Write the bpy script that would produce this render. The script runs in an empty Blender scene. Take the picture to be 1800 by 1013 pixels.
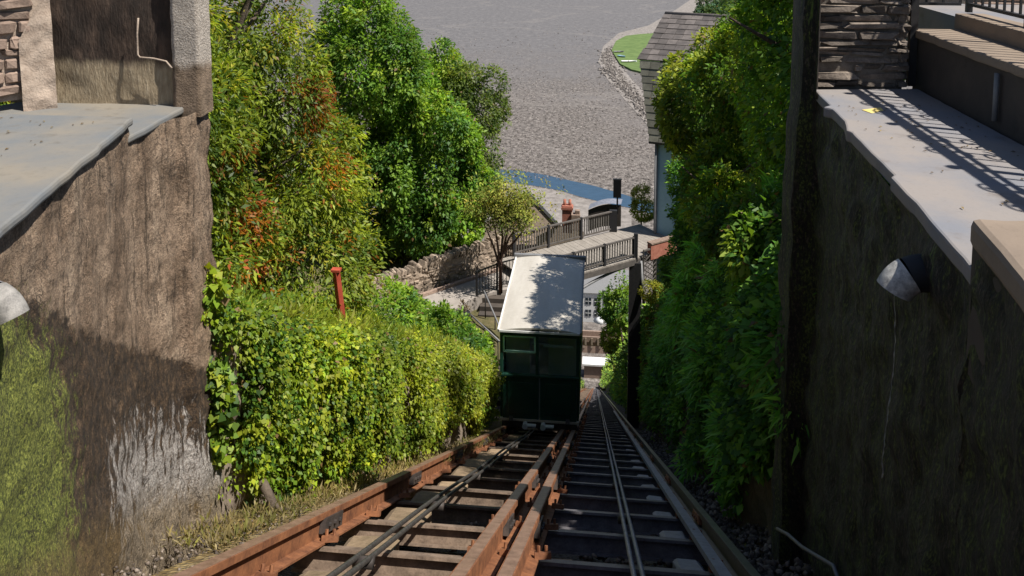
import bpy, math, random
import numpy as np
from mathutils import Vector, Matrix, noise as mnoise

random.seed(7)
rng = np.random.default_rng(11)
R = math.radians
scene = bpy.context.scene
COL = scene.collection

# ------------------------------------------------------------------ camera
# world: +Y runs down the line (horizontally), +X to the right, camera at the origin, metres
F_PX, PITCH, YAW, PP_X, PP_Y = 1470.0, R(5.6), R(6.0), 900.0, 0.0     # in 1800 x 1013 pixels
cam_d = bpy.data.cameras.new('camera')
cam = bpy.data.objects.new('camera', cam_d); COL.objects.link(cam)
cam_d.sensor_width = 36.0
cam_d.sensor_fit = 'HORIZONTAL'
cam_d.lens = 36.0 * F_PX / 1800.0
cam_d.shift_y = -(506.5 - PP_Y) / 1800.0
cam_d.clip_start = 0.05
cam_d.clip_end = 30000
cam.location = (0, 0, 0)
cam.rotation_euler = (math.pi / 2 - PITCH, 0, YAW)
scene.camera = cam
scene.render.resolution_x, scene.render.resolution_y = 1024, 576

# ------------------------------------------------------------------ sky, sun, exposure
SUN_EL, SUN_AZ = R(59), R(109)           # azimuth clockwise from +Y: from the right, a touch behind the camera
world = bpy.data.worlds.new('World'); scene.world = world
world.use_nodes = True
wn = world.node_tree.nodes; wl = world.node_tree.links
bg = wn.get('Background') or wn.new('ShaderNodeBackground')
sky = wn.new('ShaderNodeTexSky'); sky.sky_type = 'NISHITA'
sky.sun_disc = False
sky.sun_elevation = SUN_EL; sky.sun_rotation = SUN_AZ
sky.air_density = 1.0; sky.dust_density = 0.6; sky.ozone_density = 1.2
wl.new(sky.outputs[0], bg.inputs[0]); bg.inputs[1].default_value = 0.062
sun_d = bpy.data.lights.new('sun', 'SUN'); sun_d.energy = 5.0; sun_d.angle = R(0.53); sun_d.color = (1, 0.95, 0.86)
sun = bpy.data.objects.new('sun', sun_d); COL.objects.link(sun)
to_sun = Vector((math.cos(SUN_EL) * math.sin(SUN_AZ), math.cos(SUN_EL) * math.cos(SUN_AZ), math.sin(SUN_EL)))
sun.rotation_euler = to_sun.to_track_quat('Z', 'Y').to_euler()
sun.location = (30, 0, 40)
vs = scene.view_settings
vs.view_transform = 'Standard'; vs.look = 'None'; vs.exposure = 0.5; vs.gamma = 1.0
vs.use_curve_mapping = False
scene.cycles.max_bounces = 5
scene.cycles.diffuse_bounces = 2
scene.cycles.glossy_bounces = 2
scene.cycles.caustics_reflective = False
scene.cycles.caustics_refractive = False
scene.cycles.transparent_max_bounces = 8
scene.cycles.use_denoising = True

# ------------------------------------------------------------------ helpers: place
def ray(px, py):
    u, v = px - PP_X, py - PP_Y
    h = F_PX * math.cos(PITCH) - v * math.sin(PITCH)
    z = -F_PX * math.sin(PITCH) - v * math.cos(PITCH)
    return Vector((u * math.cos(YAW) - h * math.sin(YAW), u * math.sin(YAW) + h * math.cos(YAW), z))
def at(px, py, Y):
    d = ray(px, py); return d * (Y / d.y)
def at_z(px, py, z):
    d = ray(px, py); return d * (z / d.z)
SL = 0.58
SEA = -130.0
def T(y): return -1.25 - SL * y

# ------------------------------------------------------------------ helpers: objects
def tag(o, label=None, cat=None, group=None, kind=None):
    if label: o['label'] = label
    if cat: o['category'] = cat
    if group: o['group'] = group
    if kind: o['kind'] = kind
    return o
def empty(name, loc=(0, 0, 0), label=None, cat=None, group=None):
    o = bpy.data.objects.new(name, None); COL.objects.link(o); o.location = loc
    o.empty_display_size = 0.2
    return tag(o, label, cat, group)
def wm(o):
    m = o.matrix_basis
    return m if o.parent is None else wm(o.parent) @ o.matrix_parent_inverse @ m
def link(name, me, parent=None, mat4=None):
    """link an object given in world coordinates (or with a world matrix) under its parent"""
    o = bpy.data.objects.new(name, me); COL.objects.link(o)
    if mat4 is not None: o.matrix_basis = mat4
    if parent is not None:
        o.parent = parent; o.matrix_parent_inverse = wm(parent).inverted()
    return o
def trs(loc, scale=(1, 1, 1), rz=0.0, rx=0.0, ry=0.0):
    return Matrix.Translation(loc) @ Matrix.Rotation(rz, 4, 'Z') @ Matrix.Rotation(ry, 4, 'Y') @ Matrix.Rotation(rx, 4, 'X') @ Matrix.Diagonal((*scale, 1))

class MB:
    """collects shapes; build() links them as one mesh object in world coordinates"""
    def __init__(s): s.v = []; s.f = []
    def add(s, vs, fs):
        n = len(s.v); s.v += [tuple(p) for p in vs]; s.f += [tuple(i + n for i in f) for f in fs]; return s
    def box(s, c, size, m=None):
        x, y, z = [k / 2 for k in size]
        P = [Vector(p) for p in ((-x,-y,-z),(x,-y,-z),(x,y,-z),(-x,y,-z),(-x,-y,z),(x,-y,z),(x,y,z),(-x,y,z))]
        if m is not None: P = [m @ p for p in P]
        c = Vector(c)
        return s.add([p + c for p in P], [(0,3,2,1),(4,5,6,7),(0,1,5,4),(1,2,6,5),(2,3,7,6),(3,0,4,7)])
    def bar(s, a, b, w, h=None, up=(0, 0, 1)):
        """rectangular bar from a to b, w sideways, h along up"""
        a, b = Vector(a), Vector(b); h = h or w
        d = (b - a).normalized(); up = Vector(up)
        sd = d.cross(up)
        if sd.length < 1e-4: sd = d.cross(Vector((1, 0, 0)))
        sd.normalize(); u = sd.cross(d)
        P = []
        for p in (a, b):
            for i, j in ((-1,-1),(1,-1),(1,1),(-1,1)): P.append(p + sd * (i * w / 2) + u * (j * h / 2))
        return s.add(P, [(3,2,1,0),(4,5,6,7),(0,1,5,4),(1,2,6,5),(2,3,7,6),(3,0,4,7)])
    def tube(s, pts, r, n=6, cap=True):
        pts = [Vector(p) for p in pts]
        rs = r if hasattr(r, '__len__') else [r] * len(pts)
        base = len(s.v); prev = None
        for i, p in enumerate(pts):
            d = (pts[min(i + 1, len(pts) - 1)] - pts[max(i - 1, 0)]).normalized()
            if prev is None:
                a = d.cross(Vector((0, 0, 1)))
                if a.length < 1e-3: a = d.cross(Vector((1, 0, 0)))
            else: a = prev - d * prev.dot(d)
            a.normalize(); prev = a; b = d.cross(a)
            for k in range(n):
                t = 2 * math.pi * k / n
                s.v.append(tuple(p + (a * math.cos(t) + b * math.sin(t)) * rs[i]))
        for i in range(len(pts) - 1):
            for k in range(n):
                k2 = (k + 1) % n
                s.f.append((base + i*n + k, base + i*n + k2, base + (i+1)*n + k2, base + (i+1)*n + k))
        if cap:
            s.f.append(tuple(base + k for k in range(n))[::-1])
            s.f.append(tuple(base + (len(pts)-1)*n + k for k in range(n)))
        return s
    def extrude(s, prof, a, b):
        """prof: closed 2D outline in (x, up-normal) swept from a to b along the line"""
        a, b = Vector(a), Vector(b); d = (b - a).normalized()
        sd = Vector((1, 0, 0)) if abs(d.x) < 0.9 else Vector((0, 1, 0))
        u = sd.cross(d).normalized()
        n = len(prof)
        P = [a + sd * x + u * y for x, y in prof] + [b + sd * x + u * y for x, y in prof]
        F = [(k, (k+1) % n, n + (k+1) % n, n + k) for k in range(n)] + [tuple(range(n))[::-1], tuple(range(n, 2*n))]
        return s.add(P, F)
    def poly(s, pts, thick=None, nrm=(0, 0, 1)):
        n = len(pts); pts = [Vector(p) for p in pts]
        if thick is None: return s.add(pts, [tuple(range(n))])
        low = [p - Vector(nrm) * thick for p in pts]
        return s.add(pts + low, [tuple(range(n)), tuple(range(2*n-1, n-1, -1))] + [(k, n + k, n + (k+1) % n, (k+1) % n) for k in range(n)])
    def mesh(s, name, mat, smooth=False):
        me = bpy.data.meshes.new(name); me.from_pydata(s.v, [], s.f); me.update()
        if mat: me.materials.append(mat)
        if smooth: me.polygons.foreach_set('use_smooth', [True] * len(me.polygons))
        return me
    def build(s, name, mat, parent=None, smooth=False, bevel=0):
        o = link(name, s.mesh(name, mat, smooth), parent)
        if bevel:
            m = o.modifiers.new('bevel', 'BEVEL'); m.width = bevel; m.segments = 2; m.limit_method = 'ANGLE'
        fix_normals(o.data)
        return o
def fix_normals(me):
    import bmesh
    bm = bmesh.new(); bm.from_mesh(me); bmesh.ops.recalc_face_normals(bm, faces=bm.faces); bm.to_mesh(me); bm.free()

def np_mesh(name, V, Fq, mat, smooth=False, tint=None):
    """V (n,3), Fq (m,k) faces of k corners; tint (m,3) per-face colours"""
    me = bpy.data.meshes.new(name)
    V = np.asarray(V, np.float32); Fq = np.asarray(Fq, np.int32); m, k = Fq.shape
    me.vertices.add(len(V)); me.vertices.foreach_set('co', V.ravel())
    me.loops.add(m * k); me.loops.foreach_set('vertex_index', Fq.ravel())
    me.polygons.add(m); me.polygons.foreach_set('loop_start', np.arange(0, m*k, k, dtype=np.int32))
    me.polygons.foreach_set('loop_total', np.full(m, k, np.int32))
    me.update(calc_edges=True)
    if smooth: me.polygons.foreach_set('use_smooth', np.ones(m, bool))
    if tint is not None:
        at_ = me.attributes.new('tint', 'FLOAT_COLOR', 'FACE')
        c = np.ones((m, 4), np.float32); c[:, :3] = tint
        at_.data.foreach_set('color', c.ravel())
    me.materials.append(mat)
    return me

# ------------------------------------------------------------------ helpers: materials
class N:
    def __init__(s, name):
        s.m = bpy.data.materials.new(name); s.m.use_nodes = True
        s.t = s.m.node_tree; s.n = s.t.nodes; s.l = s.t.links
        s.b = s.n['Principled BSDF']; s.out = s.n['Material Output']
        s._p = None
    def pos(s):
        if s._p is None: s._p = s.n.new('ShaderNodeNewGeometry').outputs['Position']
        return s._p
    def sock(s, node, i, v):
        if v is None: return
        if hasattr(v, 'node'): s.l.new(v, node.inputs[i])
        elif isinstance(v, (tuple, list)) and len(v) == 3 and node.inputs[i].type == 'RGBA': node.inputs[i].default_value = (*v, 1)
        else: node.inputs[i].default_value = v
    def math(s, op, a, b=None, c=None, clamp=False):
        n = s.n.new('ShaderNodeMath'); n.operation = op; n.use_clamp = clamp
        s.sock(n, 0, a); s.sock(n, 1, b); s.sock(n, 2, c); return n.outputs[0]
    def xyz(s, v=None):
        n = s.n.new('ShaderNodeSeparateXYZ'); s.l.new(v or s.pos(), n.inputs[0]); return n.outputs
    def map(s, scale=(1, 1, 1), loc=(0, 0, 0), rot=(0, 0, 0), v=None):
        n = s.n.new('ShaderNodeMapping'); s.l.new(v or s.pos(), n.inputs[0])
        n.inputs['Scale'].default_value = scale; n.inputs['Location'].default_value = loc; n.inputs['Rotation'].default_value = rot
        return n.outputs[0]
    def noise(s, scale, detail=4, rough=0.55, v=None, dist=0):
        n = s.n.new('ShaderNodeTexNoise'); s.l.new(v or s.pos(), n.inputs['Vector'])
        n.inputs['Scale'].default_value = scale; n.inputs['Detail'].default_value = detail
        n.inputs['Roughness'].default_value = rough; n.inputs['Distortion'].default_value = dist
        return n.outputs['Fac']
    def voro(s, scale, v=None, feature='F1', out='Distance'):
        n = s.n.new('ShaderNodeTexVoronoi'); n.feature = feature; s.l.new(v or s.pos(), n.inputs['Vector'])
        n.inputs['Scale'].default_value = scale; return n.outputs[out]
    def ramp(s, fac, stops, interp='LINEAR'):
        n = s.n.new('ShaderNodeValToRGB'); n.color_ramp.interpolation = interp
        e = n.color_ramp.elements
        while len(e) < len(stops): e.new(0.5)
        for k, (p, c) in enumerate(stops):
            e[k].position = p; e[k].color = (*c, 1) if hasattr(c, '__len__') else (c, c, c, 1)
        s.l.new(fac, n.inputs[0]); return n.outputs[0]
    def step(s, v, lo, hi):
        n = s.n.new('ShaderNodeMapRange'); n.interpolation_type = 'SMOOTHSTEP'
        s.sock(n, 0, v); n.inputs[1].default_value = lo; n.inputs[2].default_value = hi
        return n.outputs[0]
    def mix(s, fac, a, b, mode='MIX'):
        n = s.n.new('ShaderNodeMix'); n.data_type = 'RGBA'; n.blend_type = mode
        s.sock(n, 0, fac); s.sock(n, 6, a); s.sock(n, 7, b); return n.outputs[2]
    def done(s, col, rough=0.8, bump=None, bs=0.3, bd=0.02, metal=0, spec=None):
        s.sock(s.b, s.b.inputs.find('Base Color'), col)
        s.sock(s.b, s.b.inputs.find('Roughness'), rough); s.b.inputs['Metallic'].default_value = metal
        if spec is not None: s.b.inputs['Specular IOR Level'].default_value = spec
        if bump is not None:
            n = s.n.new('ShaderNodeBump'); n.inputs['Strength'].default_value = bs; n.inputs['Distance'].default_value = bd
            s.l.new(bump, n.inputs['Height']); s.l.new(n.outputs[0], s.b.inputs['Normal'])
        return s.m

def simple(name, a, b, scale=8, rough=0.8, bs=0.3, bd=0.01, metal=0, per_object=0.0, spec=None, stretch=(1, 1, 1)):
    n = N(name); f = n.noise(scale, 5, 0.6, n.map(stretch)); g = n.noise(scale * 7, 3, 0.6)
    f2 = n.math('MULTIPLY_ADD', g, 0.35, n.math('MULTIPLY', f, 0.75))
    c = n.ramp(f2, [(0.35, a), (0.72, b)])
    if per_object:
        oi = n.n.new('ShaderNodeObjectInfo').outputs['Random']
        k = n.math('MULTIPLY_ADD', oi, 2 * per_object, 1 - per_object)
        cc = n.n.new('ShaderNodeCombineColor'); [n.l.new(k, cc.inputs[i]) for i in range(3)]
        c = n.mix(1.0, c, cc.outputs[0], 'MULTIPLY')
    return n.done(c, rough, f2, bs, bd, metal, spec)

def foliage_mat(name, trans=0.35, gloss=0.5):
    n = N(name)
    a = n.n.new('ShaderNodeAttribute'); a.attribute_name = 'tint'
    c = a.outputs['Color']
    n.l.new(c, n.b.inputs['Base Color'])
    n.b.inputs['Roughness'].default_value = gloss; n.b.inputs['Specular IOR Level'].default_value = 0.35
    tr = n.n.new('ShaderNodeBsdfTranslucent')
    n.l.new(n.mix(1.0, c, (1.25, 1.25, 0.6), 'MULTIPLY'), tr.inputs['Color'])
    mx = n.n.new('ShaderNodeMixShader'); mx.inputs[0].default_value = trans
    n.l.new(n.b.outputs[0], mx.inputs[1]); n.l.new(tr.outputs[0], mx.inputs[2])
    n.l.new(mx.outputs[0], n.out.inputs['Surface'])
    return n.m
M = {}
M['leaf'] = foliage_mat('leaf', 0.46)
M['leaf_matt'] = foliage_mat('leaf_matt', 0.25, 0.75)
M['bark'] = simple('bark', (0.05, 0.035, 0.025), (0.13, 0.10, 0.075), 6, 0.95, 0.8, 0.03)
M['bark_red'] = simple('bark_red', (0.08, 0.04, 0.03), (0.17, 0.10, 0.08), 6, 0.95, 0.6, 0.02)
M['rust'] = simple('rust', (0.085, 0.030, 0.014), (0.31, 0.125, 0.052), 7, 0.75, 0.35, 0.006)
M['rust_head'] = simple('rust_head', (0.12, 0.068, 0.044), (0.30, 0.185, 0.13), 9, 0.45, 0.2, 0.003)
M['steel_dark'] = simple('steel_dark', (0.02, 0.018, 0.018), (0.07, 0.055, 0.048), 7, 0.55, 0.3, 0.004)
M['steel_worn'] = simple('steel_worn', (0.22, 0.2, 0.19), (0.42, 0.4, 0.38), 9, 0.3, 0.1, 0.002, metal=0.8)
M['cable'] = simple('cable', (0.018, 0.017, 0.017), (0.07, 0.062, 0.056), 30, 0.5, 0.3, 0.003)
M['iron'] = simple('iron', (0.012, 0.012, 0.014), (0.035, 0.033, 0.034), 12, 0.5, 0.2, 0.002)
M['wood_grey'] = simple('wood_grey', (0.055, 0.05, 0.046), (0.14, 0.13, 0.118), 4, 0.9, 0.3, 0.01, stretch=(1, 1, 5), per_object=0.25)
M['fence_wood'] = simple('fence_wood', (0.045, 0.04, 0.037), (0.115, 0.10, 0.09), 6, 0.9, 0.3, 0.01, per_object=0.3)
M['sleeper'] = simple('sleeper', (0.055, 0.037, 0.026), (0.23, 0.165, 0.12), 7, 0.85, 0.5, 0.01, per_object=0.25)
M['sleeper_dark'] = simple('sleeper_dark', (0.05, 0.047, 0.055), (0.18, 0.17, 0.185), 7, 0.5, 0.5, 0.01, per_object=0.25)
M['slate_block'] = simple('slate_block', (0.15, 0.16, 0.20), (0.33, 0.34, 0.40), 7, 0.45, 0.3, 0.006, per_object=0.2)
M['stone'] = simple('stone', (0.06, 0.048, 0.04), (0.24, 0.195, 0.16), 9, 0.9, 0.7, 0.015, per_object=0.35)
M['stone_pale'] = simple('stone_pale', (0.15, 0.10, 0.078), (0.36, 0.265, 0.21), 9, 0.9, 0.7, 0.015, per_object=0.25)
M['stone_tan'] = simple('stone_tan', (0.17, 0.13, 0.095), (0.38, 0.30, 0.235), 12, 0.95, 0.8, 0.02, per_object=0.35)
M['mortar'] = simple('mortar', (0.10, 0.085, 0.07), (0.22, 0.19, 0.16), 14, 0.95, 0.6, 0.01)
M['pale_mortar'] = simple('pale_mortar', (0.26, 0.195, 0.15), (0.46, 0.37, 0.30), 10, 0.95, 0.8, 0.02)
M['mat_roof_white'] = simple('roof_cream', (0.42, 0.385, 0.335), (0.56, 0.525, 0.475), 2.2, 0.45, 0.05, 0.004, stretch=(1, 0.25, 1))
M['trim_grey'] = simple('trim_grey', (0.14, 0.14, 0.15), (0.22, 0.22, 0.225), 5, 0.6, 0.1)
M['green_paint'] = simple('green_paint', (0.010, 0.043, 0.029), (0.020, 0.068, 0.048), 3, 0.3, 0.08, 0.003)
M['mint_paint'] = simple('mint_paint', (0.36, 0.60, 0.48), (0.50, 0.72, 0.60), 6, 0.5, 0.1)
M['car_inside'] = simple('car_inside', (0.40, 0.34, 0.26), (0.62, 0.55, 0.46), 5, 0.7, 0.1)
M['white_paint'] = simple('white_paint', (0.58, 0.58, 0.58), (0.78, 0.78, 0.77), 2, 0.7, 0.1)
M['blue_wall'] = simple('blue_wall', (0.24, 0.40, 0.52), (0.32, 0.50, 0.62), 1.2, 0.8, 0.1)
M['slate'] = simple('slate', (0.055, 0.048, 0.046), (0.13, 0.112, 0.105), 3, 0.75, 0.3, 0.01, per_object=0.35)
M['slate_green'] = simple('slate_green', (0.10, 0.095, 0.075), (0.19, 0.185, 0.15), 3, 0.8, 0.3, 0.01, per_object=0.25)
M['brick_red'] = simple('brick_red', (0.26, 0.085, 0.055), (0.42, 0.17, 0.12), 7, 0.9, 0.3)
M['asphalt'] = simple('asphalt', (0.25, 0.22, 0.195), (0.35, 0.31, 0.28), 3, 0.95, 0.3, 0.01)
M['plank'] = simple('plank', (0.22, 0.195, 0.172), (0.30, 0.27, 0.24), 4, 0.9, 0.3, 0.01, per_object=0.06)
M['glass_dark'] = simple('window_glass', (0.02, 0.03, 0.04), (0.04, 0.05, 0.06), 1, 0.1, 0)
M['sun_painted_pipe'] = simple('sun_painted_pipe', (0.16, 0.16, 0.165), (0.62, 0.61, 0.58), 34, 0.7, 0.5, 0.005)
M['red_paint'] = simple('red_paint', (0.28, 0.035, 0.018), (0.46, 0.085, 0.045), 8, 0.7, 0.3, 0.004)
M['yellow_paint'] = simple('yellow_paint', (0.62, 0.46, 0.12), (0.72, 0.58, 0.22), 12, 0.8, 0.1)
M['black_board'] = simple('black_board', (0.008, 0.008, 0.01), (0.016, 0.016, 0.02), 3, 0.7, 0.05)
M['earth'] = simple('earth', (0.045, 0.035, 0.022), (0.13, 0.095, 0.06), 3, 1.0, 0.8, 0.05)

# near left wall: warm render, a dark damp band that follows the line, lime streaks, moss
def wall_left_mat():
    n = N('weathered_render')
    x, y, z = n.xyz()
    w = n.math('ADD', n.math('MULTIPLY_ADD', y, SL, z), 1.25)          # height above the rails
    big = n.noise(1.5, 7, 0.62, n.map((1, 1.5, 0.7))); nf = n.noise(3.2, 8, 0.65); ng = n.noise(17, 8, 0.72); nv = n.noise(6, 7, 0.65, n.map((1, 2.6, 0.30)))
    nw = n.noise(46, 5, 0.7)
    c = n.ramp(big, [(0.38, (0.19, 0.125, 0.08)), (0.48, (0.31, 0.215, 0.145)), (0.56, (0.39, 0.28, 0.195)), (0.66, (0.47, 0.35, 0.25))])
    c = n.mix(n.math('MULTIPLY', n.step(nf, 0.50, 0.64), 0.6), c, (0.13, 0.08, 0.046))
    c = n.mix(n.math('MULTIPLY', n.step(nv, 0.52, 0.66), 0.75), c, (0.05, 0.032, 0.019))       # run-off streaks
    c = n.mix(n.math('MULTIPLY', n.step(ng, 0.56, 0.68), 0.65), c, (0.085, 0.058, 0.036))
    c = n.mix(n.math('MULTIPLY', n.step(nw, 0.57, 0.68), 0.6), c, (0.40, 0.32, 0.24))
    # damp band
    edge = n.math('MULTIPLY_ADD', nf, 0.42, n.math('MULTIPLY_ADD', ng, 0.22, n.math('MULTIPLY_ADD', n.math('SUBTRACT', 6.0, y), -0.12, w)))
    damp = n.math('SUBTRACT', 1.0, n.step(edge, 1.50, 1.57))
    dc = n.ramp(n.noise(17, 9, 0.82, n.map((1, 1.3, 0.7))), [(0.38, (0.008, 0.005, 0.003)), (0.48, (0.035, 0.020, 0.010)), (0.56, (0.095, 0.055, 0.026)), (0.64, (0.23, 0.145, 0.085))])
    c = n.mix(n.math('MULTIPLY', damp, 0.94), c, dc)
    # lime
    lime_m = n.noise(9, 9, 0.78, n.map((1, 2.2, 0.5), (3.1, 0.4, 1.7)))
    zone = n.math('MULTIPLY', n.step(y, 4.3, 5.1), n.math('SUBTRACT', 1.0, n.step(w, 0.30, 1.15)))
    lime = n.step(n.math('MULTIPLY_ADD', zone, 0.20, lime_m), 0.60, 0.66)
    c = n.mix(n.math('MULTIPLY', lime, n.step(zone, 0.02, 0.3)), c, n.ramp(nw, [(0.35, (0.24, 0.20, 0.17)), (0.6, (0.56, 0.52, 0.49))]))
    # moss near the camera and low down
    mz = n.math('MULTIPLY', n.math('SUBTRACT', 1.0, n.step(y, 3.35, 4.7)), n.math('SUBTRACT', 1.0, n.step(w, 0.9, 1.9)))
    mfac = n.math('MULTIPLY', n.step(n.math('MULTIPLY_ADD', mz, 0.42, n.noise(12, 9, 0.82, n.map((1, 1.3, 0.7)))), 0.66, 0.76), n.step(mz, 0.0, 0.2))
    mc = n.ramp(n.noise(60, 5, 0.75), [(0.38, (0.03, 0.04, 0.008)), (0.48, (0.14, 0.165, 0.024)), (0.60, (0.33, 0.35, 0.07))])
    c = n.mix(mfac, c, mc)
    foot = n.math('SUBTRACT', 1.0, n.step(n.math('MULTIPLY_ADD', ng, 0.5, w), 0.25, 0.6))
    c = n.mix(n.math('MULTIPLY', foot, 0.7), c, n.ramp(nw, [(0.35, (0.10, 0.06, 0.02)), (0.62, (0.27, 0.18, 0.07))]))
    g2 = n.noise(90, 6, 0.8); g3 = n.noise(26, 7, 0.8)
    k = n.math('MULTIPLY', n.ramp(g2, [(0.36, 0.45), (0.5, 1.0), (0.64, 1.5)]), n.ramp(g3, [(0.38, 0.5), (0.5, 1.0), (0.62, 1.25)]))
    cc = n.n.new('ShaderNodeCombineColor'); [n.l.new(k, cc.inputs[i]) for i in range(3)]
    c = n.mix(0.85, c, cc.outputs[0], 'MULTIPLY')
    cr = n.math('ABSOLUTE', n.math('SUBTRACT', n.noise(1.3, 8, 0.65, None, 1.5), 0.5))
    c = n.mix(n.math('MULTIPLY', n.math('SUBTRACT', 1.0, n.step(cr, 0.002, 0.008)), 0.75), c, (0.03, 0.02, 0.014))
    h = n.math('MULTIPLY_ADD', ng, 0.8, n.math('MULTIPLY_ADD', nw, 0.5, n.math('MULTIPLY', g2, 0.4)))
    return n.done(c, 0.92, h, 1.0, 0.04)
M['wall_left'] = wall_left_mat()

def wall_right_mat():
    n = N('wet_mossy_shade_wall')
    x, y, z = n.xyz()
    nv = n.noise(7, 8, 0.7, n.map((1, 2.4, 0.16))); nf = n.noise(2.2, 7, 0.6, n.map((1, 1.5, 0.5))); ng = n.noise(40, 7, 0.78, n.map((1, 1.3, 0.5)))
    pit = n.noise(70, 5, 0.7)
    c = n.ramp(ng, [(0.42, (0.002, 0.0015, 0.001)), (0.50, (0.008, 0.006, 0.004)), (0.56, (0.035, 0.024, 0.016)), (0.63, (0.16, 0.12, 0.088))])  # near-black base puts the wall's shade into the colour; moss streaks are growth
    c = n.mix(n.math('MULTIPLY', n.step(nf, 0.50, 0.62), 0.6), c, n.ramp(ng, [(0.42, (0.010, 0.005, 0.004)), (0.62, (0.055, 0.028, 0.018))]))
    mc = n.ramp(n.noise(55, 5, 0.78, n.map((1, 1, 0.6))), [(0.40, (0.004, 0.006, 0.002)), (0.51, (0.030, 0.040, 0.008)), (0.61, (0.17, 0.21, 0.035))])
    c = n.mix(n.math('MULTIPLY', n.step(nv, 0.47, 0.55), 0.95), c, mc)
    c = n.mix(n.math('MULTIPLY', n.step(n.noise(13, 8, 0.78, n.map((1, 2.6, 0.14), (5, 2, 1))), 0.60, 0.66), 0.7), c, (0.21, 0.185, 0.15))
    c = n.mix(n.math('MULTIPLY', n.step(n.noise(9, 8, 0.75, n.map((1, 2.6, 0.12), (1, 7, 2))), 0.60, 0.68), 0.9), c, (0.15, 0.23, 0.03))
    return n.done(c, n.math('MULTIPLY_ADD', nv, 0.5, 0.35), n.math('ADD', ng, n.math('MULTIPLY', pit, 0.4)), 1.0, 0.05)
M['wall_right'] = wall_right_mat()

def concrete_mat(name, cool, warm, dark):
    n = N(name)
    f = n.noise(1.4, 7, 0.6); g = n.noise(30, 5, 0.7); st = n.noise(3.4, 6, 0.65)
    c = n.ramp(f, [(0.36, cool), (0.62, warm)])
    c = n.mix(n.math('MULTIPLY', n.step(st, 0.55, 0.72), 0.55), c, dark)
    c = n.mix(n.math('MULTIPLY', n.step(g, 0.55, 0.75), 0.3), c, dark)
    return n.done(c, 0.85, n.math('MULTIPLY_ADD', g, 0.4, st), 0.35, 0.012)
M['slab_left'] = concrete_mat('damp_concrete', (0.145, 0.155, 0.165), (0.22, 0.195, 0.16), (0.10, 0.085, 0.066))
M['slab_right'] = concrete_mat('pale_concrete', (0.185, 0.19, 0.215), (0.255, 0.228, 0.215), (0.135, 0.11, 0.095))
M['coping'] = concrete_mat('tan_coping', (0.20, 0.155, 0.12), (0.27, 0.21, 0.16), (0.09, 0.07, 0.052))
M['rendered_dark'] = concrete_mat('dark_render', (0.045, 0.038, 0.034), (0.08, 0.064, 0.053), (0.025, 0.02, 0.018))

def recess_mat():
    n = N('sooty_render'); x, y, z = n.xyz()
    nf = n.noise(4.5, 8, 0.68, n.map((1.6, 1, 0.6))); ng = n.noise(24, 5, 0.65, n.map((2, 1, 0.5)))
    pale = n.ramp(ng, [(0.3, (0.25, 0.19, 0.12)), (0.55, (0.36, 0.285, 0.19)), (0.75, (0.46, 0.38, 0.27))])
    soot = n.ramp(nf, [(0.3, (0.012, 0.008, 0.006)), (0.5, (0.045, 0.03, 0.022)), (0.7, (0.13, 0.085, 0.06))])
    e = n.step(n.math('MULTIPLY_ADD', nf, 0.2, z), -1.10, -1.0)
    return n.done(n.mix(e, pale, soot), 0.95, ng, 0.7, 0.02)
M['recess'] = recess_mat()

def pillar_mat():
    n = N('pebbledash'); x, y, z = n.xyz()
    g = n.noise(60, 4, 0.7); f = n.noise(9, 6, 0.6)
    a = n.ramp(g, [(0.32, (0.24, 0.20, 0.165)), (0.5, (0.44, 0.385, 0.33)), (0.7, (0.58, 0.52, 0.46))])
    b = n.ramp(f, [(0.3, (0.10, 0.07, 0.045)), (0.6, (0.25, 0.18, 0.125))])
    e = n.step(n.math('MULTIPLY_ADD', f, 0.15, z), -1.12, -1.02)
    return n.done(n.mix(e, b, a), 0.95, g, 0.9, 0.02)
M['pillar'] = pillar_mat()

def beach_mat():
    n = N('shingle_and_wet_sand'); x, y, z = n.xyz()
    big = n.noise(0.012, 6, 0.55); mid = n.noise(0.06, 6, 0.6, n.map((1, 0.5, 1))); fine = n.noise(0.42, 5, 0.8, n.map((1, 0.8, 1))); fin2 = n.noise(0.11, 5, 0.75, n.map((1, 0.5, 1)))
    peb = n.ramp(fine, [(0.38, (0.035, 0.030, 0.027)), (0.47, (0.105, 0.090, 0.081)), (0.55, (0.175, 0.153, 0.14)), (0.66, (0.32, 0.288, 0.265))])
    peb = n.mix(n.math('MULTIPLY', n.step(fin2, 0.5, 0.68), 0.45), peb, (0.085, 0.075, 0.068))
    peb = n.mix(n.math('MULTIPLY', n.step(big, 0.5, 0.66), 0.5), peb, (0.165, 0.146, 0.137))
    sand = n.ramp(n.noise(0.16, 6, 0.78, n.map((1, 0.8, 1))), [(0.36, (0.09, 0.087, 0.092)), (0.52, (0.13, 0.125, 0.131)), (0.66, (0.18, 0.172, 0.172))])
    e = n.step(n.math('MULTIPLY_ADD', mid, 260.0, n.math('MULTIPLY_ADD', big, 260.0, y)), 760, 1150)
    c = n.mix(n.math('MULTIPLY', e, 0.85), peb, sand)
    # pale ridges of shingle
    ridge = n.math('ABSOLUTE', n.math('SUBTRACT', n.noise(0.0042, 3, 0.45, n.map((1, 1.6, 1))), 0.5))
    c = n.mix(n.math('MULTIPLY', n.math('SUBTRACT', 1.0, n.step(ridge, 0.0, 0.016)), 0.22), c, (0.25, 0.225, 0.205))
    return n.done(c, 0.85, fine, 0.6, 0.8)
M['beach'] = beach_mat()

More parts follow.
